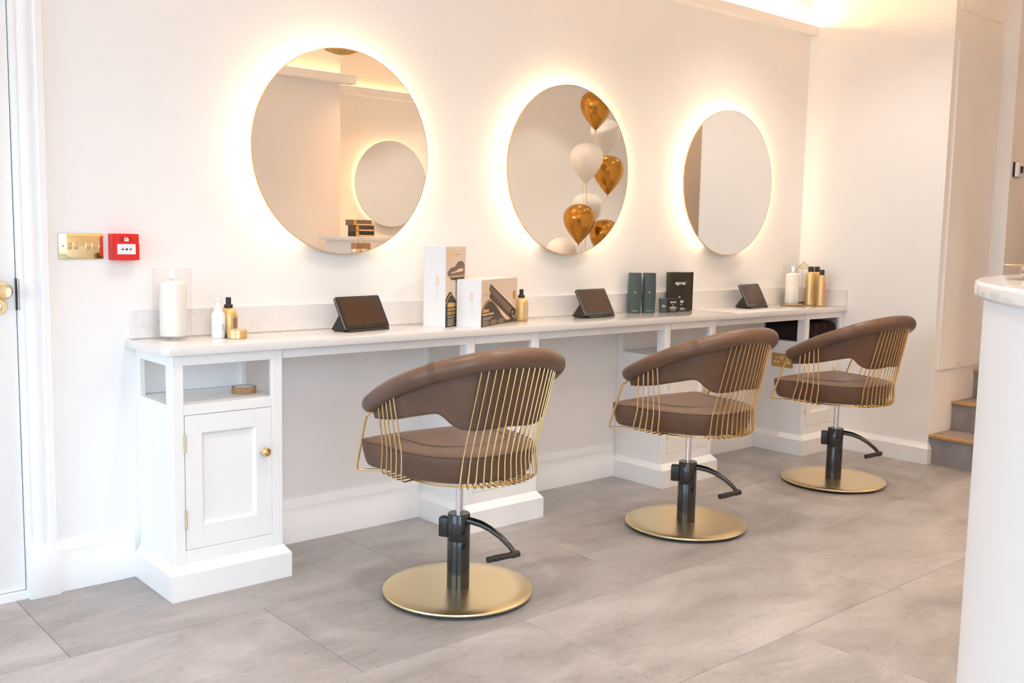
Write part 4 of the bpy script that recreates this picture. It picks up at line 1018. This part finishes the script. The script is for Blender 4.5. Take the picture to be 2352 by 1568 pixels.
# ------------------------------------------------------------------ reception desk (curved)
DC = (1.960, -3.808); DR = 1.35
rd = empty('reception_desk', (DC[0], DC[1], 0), 0, 'curved white reception desk at the right edge', 'desk')
a0, a1 = math.radians(82), math.radians(188)
def arc_wall(name, mat, r0, r1, z0, z1, bev=0.0, A0=a0, A1=a1, n=90, rr=0.0):
    # ring sector with optional rounded top/bottom outer edge
    prof = [(r0, z0), (r1-rr, z0)] + [(r1-rr+rr*math.sin(PI/2*i/5), z0+rr-rr*math.cos(PI/2*i/5)) for i in range(1, 6)] + [(r1-rr+rr*math.cos(PI/2*i/5), z1-rr+rr*math.sin(PI/2*i/5)) for i in range(0, 6)] + [(r0, z1)] if rr else [(r0, z0), (r1, z0), (r1, z1), (r0, z1)]
    k = len(prof); v = []; f = []
    for i in range(n+1):
        a = A0+(A1-A0)*i/n
        v += [(r*math.cos(a), r*math.sin(a), z) for r, z in prof]
    for i in range(n):
        for j in range(k): f.append((i*k+j, i*k+(j+1) % k, (i+1)*k+(j+1) % k, (i+1)*k+j))
    f += [tuple(range(k)), tuple(n*k+j for j in range(k))]
    return MB().add(v, f).build(name, mat, rd, auto=30)
arc_wall('front_panel', 'desk_paint', 1.24, DR-0.019, 0.0, 1.138)
arc_wall('counter_top', 'quartz', 0.98, DR, 1.138, 1.170, rr=0.008)
arc_wall('inner_worktop', 'trim_paint', 0.70, 1.239, 0.72, 0.75)
dish = empty('brass_dish', (1.555, -2.670, 1.1702), 0, 'polished brass dish with a wide brim on the reception desk', 'dish')
lathe_part('bowl', [(0,0),(0.052,0),(0.058,0.004),(0.060,0.012),(0.060,0.026),(0.092,0.0285),(0.094,0.0300),(0.092,0.0315),(0.057,0.0300),(0.056,0.010),(0.050,0.004),(0,0.003)], 'brass_polished', dish, 64, auto=60)

# ------------------------------------------------------------------ things seen in the mirrors
bc = empty('back_counter', (3.24, -3.45, 0), 0, 'white back counter reflected in the nearest mirror', 'counter')
bx('cabinet_body', 'trim_paint', 0.42, 1.20, -0.45, 0.0, 0.0, 1.168, bc)
bx('counter_top', 'quartz', 0.375, 1.24, -0.48, 0.03, 1.168, 1.199, bc, bevel=0.003)
lt = empty('side_table', (3.42, -3.18, 0), 0, 'low white table below the back counter', 'table')
bx('table_top', 'trim_paint', -0.12, 0.5, -0.22, 0.20, 0.90, 0.93, lt)
for sx_ in (-0.10, 0.46):
    for sy_ in (-0.20, 0.17): bx('leg', 'trim_paint', sx_, sx_+0.03, sy_, sy_+0.03, 0.0, 0.90, lt)
kb = empty('paper_bag', (3.50, -3.20, 0.9302), 0, 'brown paper gift bag reflected in the nearest mirror', 'bag')
bx('bag_body', 'kraft', 0, 0.125, -0.04, 0.04, 0, 0.222, kb)
MB().tube([(0.035, 0.0, 0.222), (0.036, 0, 0.250), (0.045, 0, 0.257), (0.085, 0, 0.257), (0.094, 0, 0.250), (0.095, 0, 0.222)], 0.002, 6).build('handle', 'kraft', kb)
for i, (x, y) in enumerate(((3.455, -3.10), (3.53, -3.105))):
    c = empty('metal_jar', (x, y, 0.9302), 0, ['steel jar in front of the paper bag, left one', 'steel jar in front of the paper bag, right one'][i], 'jar', 'steel jars by the paper bag')
    lathe_part('jar_body', [(0,0),(0.033,0),(0.034,0.003),(0.034,0.150),(0.032,0.153),(0,0.153)], 'chrome', c, 28); lathe_part('lid', [(0,0.1531),(0.035,0.1531),(0.035,0.176),(0.033,0.178),(0,0.178)], 'gold_satin', c, 28)
for i in range(3):
    bk = empty('magazine_box', (3.84-0.012*i*(i == 2), -3.74, 1.1992+(0.046*i)), 0, ['dark red printed box at the bottom of the stack on the back counter', 'dark printed box in the middle of the stack on the back counter', 'brown picture box at the top of the stack on the back counter'][i], 'box', 'printed boxes on the back counter')
    bx('box_body', ['print_black', 'print_brown', 'print_grey'][i], 0.0, 0.195, -0.10, 0.0, 0, 0.0455, bk)
    bx('spine_label', 'print_gold', 0.015, 0.045, -0.0001, 0.0006, 0.003, 0.043, bk); bx('cover_strip', 'print_cream', 0.048, 0.19, -0.0001, 0.0006, 0.002, 0.012, bk)
# balloons
def balloon(loc, mat, label, tail):
    o = empty('balloon', loc, 0, label, 'balloon', 'balloons reflected in the middle mirror')
    prof = [(r_*1.09, z_*1.09) for r_, z_ in [(0,-0.190),(0.010,-0.186),(0.022,-0.176),(0.055,-0.140),(0.090,-0.098),(0.120,-0.050),(0.138,0.0),(0.143,0.040),(0.138,0.080),(0.122,0.112),(0.095,0.138),(0.060,0.155),(0.025,0.163),(0,0.165)]]
    lathe_part('skin', prof, mat, o, 40, auto=80)
    lathe_part('knot', [(0,-0.222),(0.010,-0.221),(0.006,-0.214),(0.004,-0.208),(0.006,-0.203),(0,-0.202)], mat, o, 12)
    pts = []
    n = 70; z0 = -0.221; z1 = 0.068-loc[2]
    for i in range(n+1):
        t = i/n; z = z0+(z1-z0)*t
        q = min(1.0, (z0-z)/0.22); q = q*q*(3-2*q)         # gathers into the bunch, then hangs straight to the weight
        cu = 0.004*math.sin(min(1.0, t*6)*PI)
        pts.append((cu*math.cos(i*2.1)+(tail[0]-loc[0])*q, cu*math.sin(i*2.1)+(tail[1]-loc[1])*q, z))
    MB().tube(pts, 0.0018, 5).build('ribbon', 'ribbon', o); return o
TL = (6.43, -3.62)
for loc, mat, lb in (((6.428, -3.5, 2.475), 'balloon_gold', 'topmost gold balloon in the middle mirror'), ((6.195, -3.38, 1.945), 'balloon_white', 'white balloon at the front of the bunch in the middle mirror'),
    ((6.625, -3.5, 1.860), 'balloon_gold', 'gold balloon right of the white one in the middle mirror'), ((6.235, -3.5, 1.370), 'balloon_gold', 'lowest left gold balloon in the middle mirror'),
    ((6.600, -3.5, 1.230), 'balloon_gold', 'lowest right gold balloon in the middle mirror'), ((6.880, -3.80, 2.260), 'balloon_white', 'pale balloon behind the topmost gold one'),
    ((6.690, -3.85, 1.500), 'balloon_white', 'pale balloon low at the back of the bunch'), ((6.300, -3.80, 1.040), 'balloon_white', 'pale balloon at the very bottom of the bunch')):
    kb_ = len([c for c in COL.objects if c.name.split('.')[0] == 'balloon'])
    balloon(loc, mat, lb, (TL[0]+0.018*math.cos(2*PI*kb_/8), TL[1]+0.018*math.sin(2*PI*kb_/8)))
bw = empty('balloon_weight', (TL[0], TL[1], 0.0), 0, 'small gold weight holding the balloon ribbons', 'weight')
lathe_part('weight_body', [(0,0.0005),(0.05,0.0005),(0.05,0.04),(0.03,0.06),(0,0.065)], 'gold_satin', bw, 20)

# ------------------------------------------------------------------ lamps
pn = empty('woven_pendant', (2.665, -2.0, 2.470), 0, 'woven golden pendant shade reflected at the top of the nearest mirror', 'lamp')
lathe_part('shade', [(0.0,-0.155),(0.05,-0.150),(0.10,-0.132),(0.14,-0.100),(0.165,-0.05),(0.17,0.0),(0.15,0.06),(0.10,0.11),(0.03,0.135),(0.0,0.136)], 'rattan', pn, 40, auto=80)
MB().tube([(0, 0, 0.13), (0, 0, ZC-2.470)], 0.003, 6).build('cord', 'gold_wire', pn)
gl_ = empty('globe_pendant', (0.045, -0.735, 1.872), 0, 'pale globe lamp cut off by the top left corner', 'lamp')
lathe_part('globe', [(0.075*math.sin(PI*i/20), -0.075*math.cos(PI*i/20)) for i in range(21)], 'globe_opal', gl_, 40, auto=80)
MB().tube([(0, 0, 0.07), (0, 0, ZC-1.872)], 0.003, 6).build('cord', 'gold_wire', gl_)

def downlight(x, y, watts=1.0, col=(1.0, 0.92, 0.82)):
    o = empty('downlight', (x, y, ZC), 0, 'recessed warm ceiling downlight', 'downlight', 'recessed ceiling downlights')
    lathe_part('bezel', [(0.036,-0.001),(0.046,-0.001),(0.046,-0.004),(0.036,-0.004),(0.036,-0.001)], 'gold_wire', o, 24)
    lathe_part('lens', [(0,-0.0015),(0.036,-0.0015),(0.036,-0.0025),(0,-0.0025)], 'led_down', o, 24)
    L = bpy.data.lights.new('downlight_lamp', 'SPOT'); L.energy = DOWNLIGHT_W*10*watts; L.color = col; L.spot_size = math.radians(110); L.spot_blend = 0.8; L.shadow_soft_size = 0.04
    lo = bpy.data.objects.new('downlight_lamp', L); COL.objects.link(lo); lo.parent = o; lo.location = (0, 0, -0.01)
SPOTS = [(0.9, -1.45), (0.9, -3.0), (2.3, -1.3), (2.3, -2.4), (3.3, -2.4), (3.95, -0.80), (5.4, -2.6), (6.6, -2.6), (5.4, -3.8), (6.6, -3.8), (7.5, -3.2)]
for x, y in SPOTS: downlight(x, y, 0.9 if x == 3.95 else 1.0)
FILL_AMBER = (1.0, 0.50, 0.17)
for x, y in ((4.35, -3.55), (4.95, -3.55), (6.1, -1.35)): downlight(x, y, 0.4 if x > 6 else 1.7, FILL_AMBER)  # unseen amber fill lamps, added to warm the recess and the stairwell
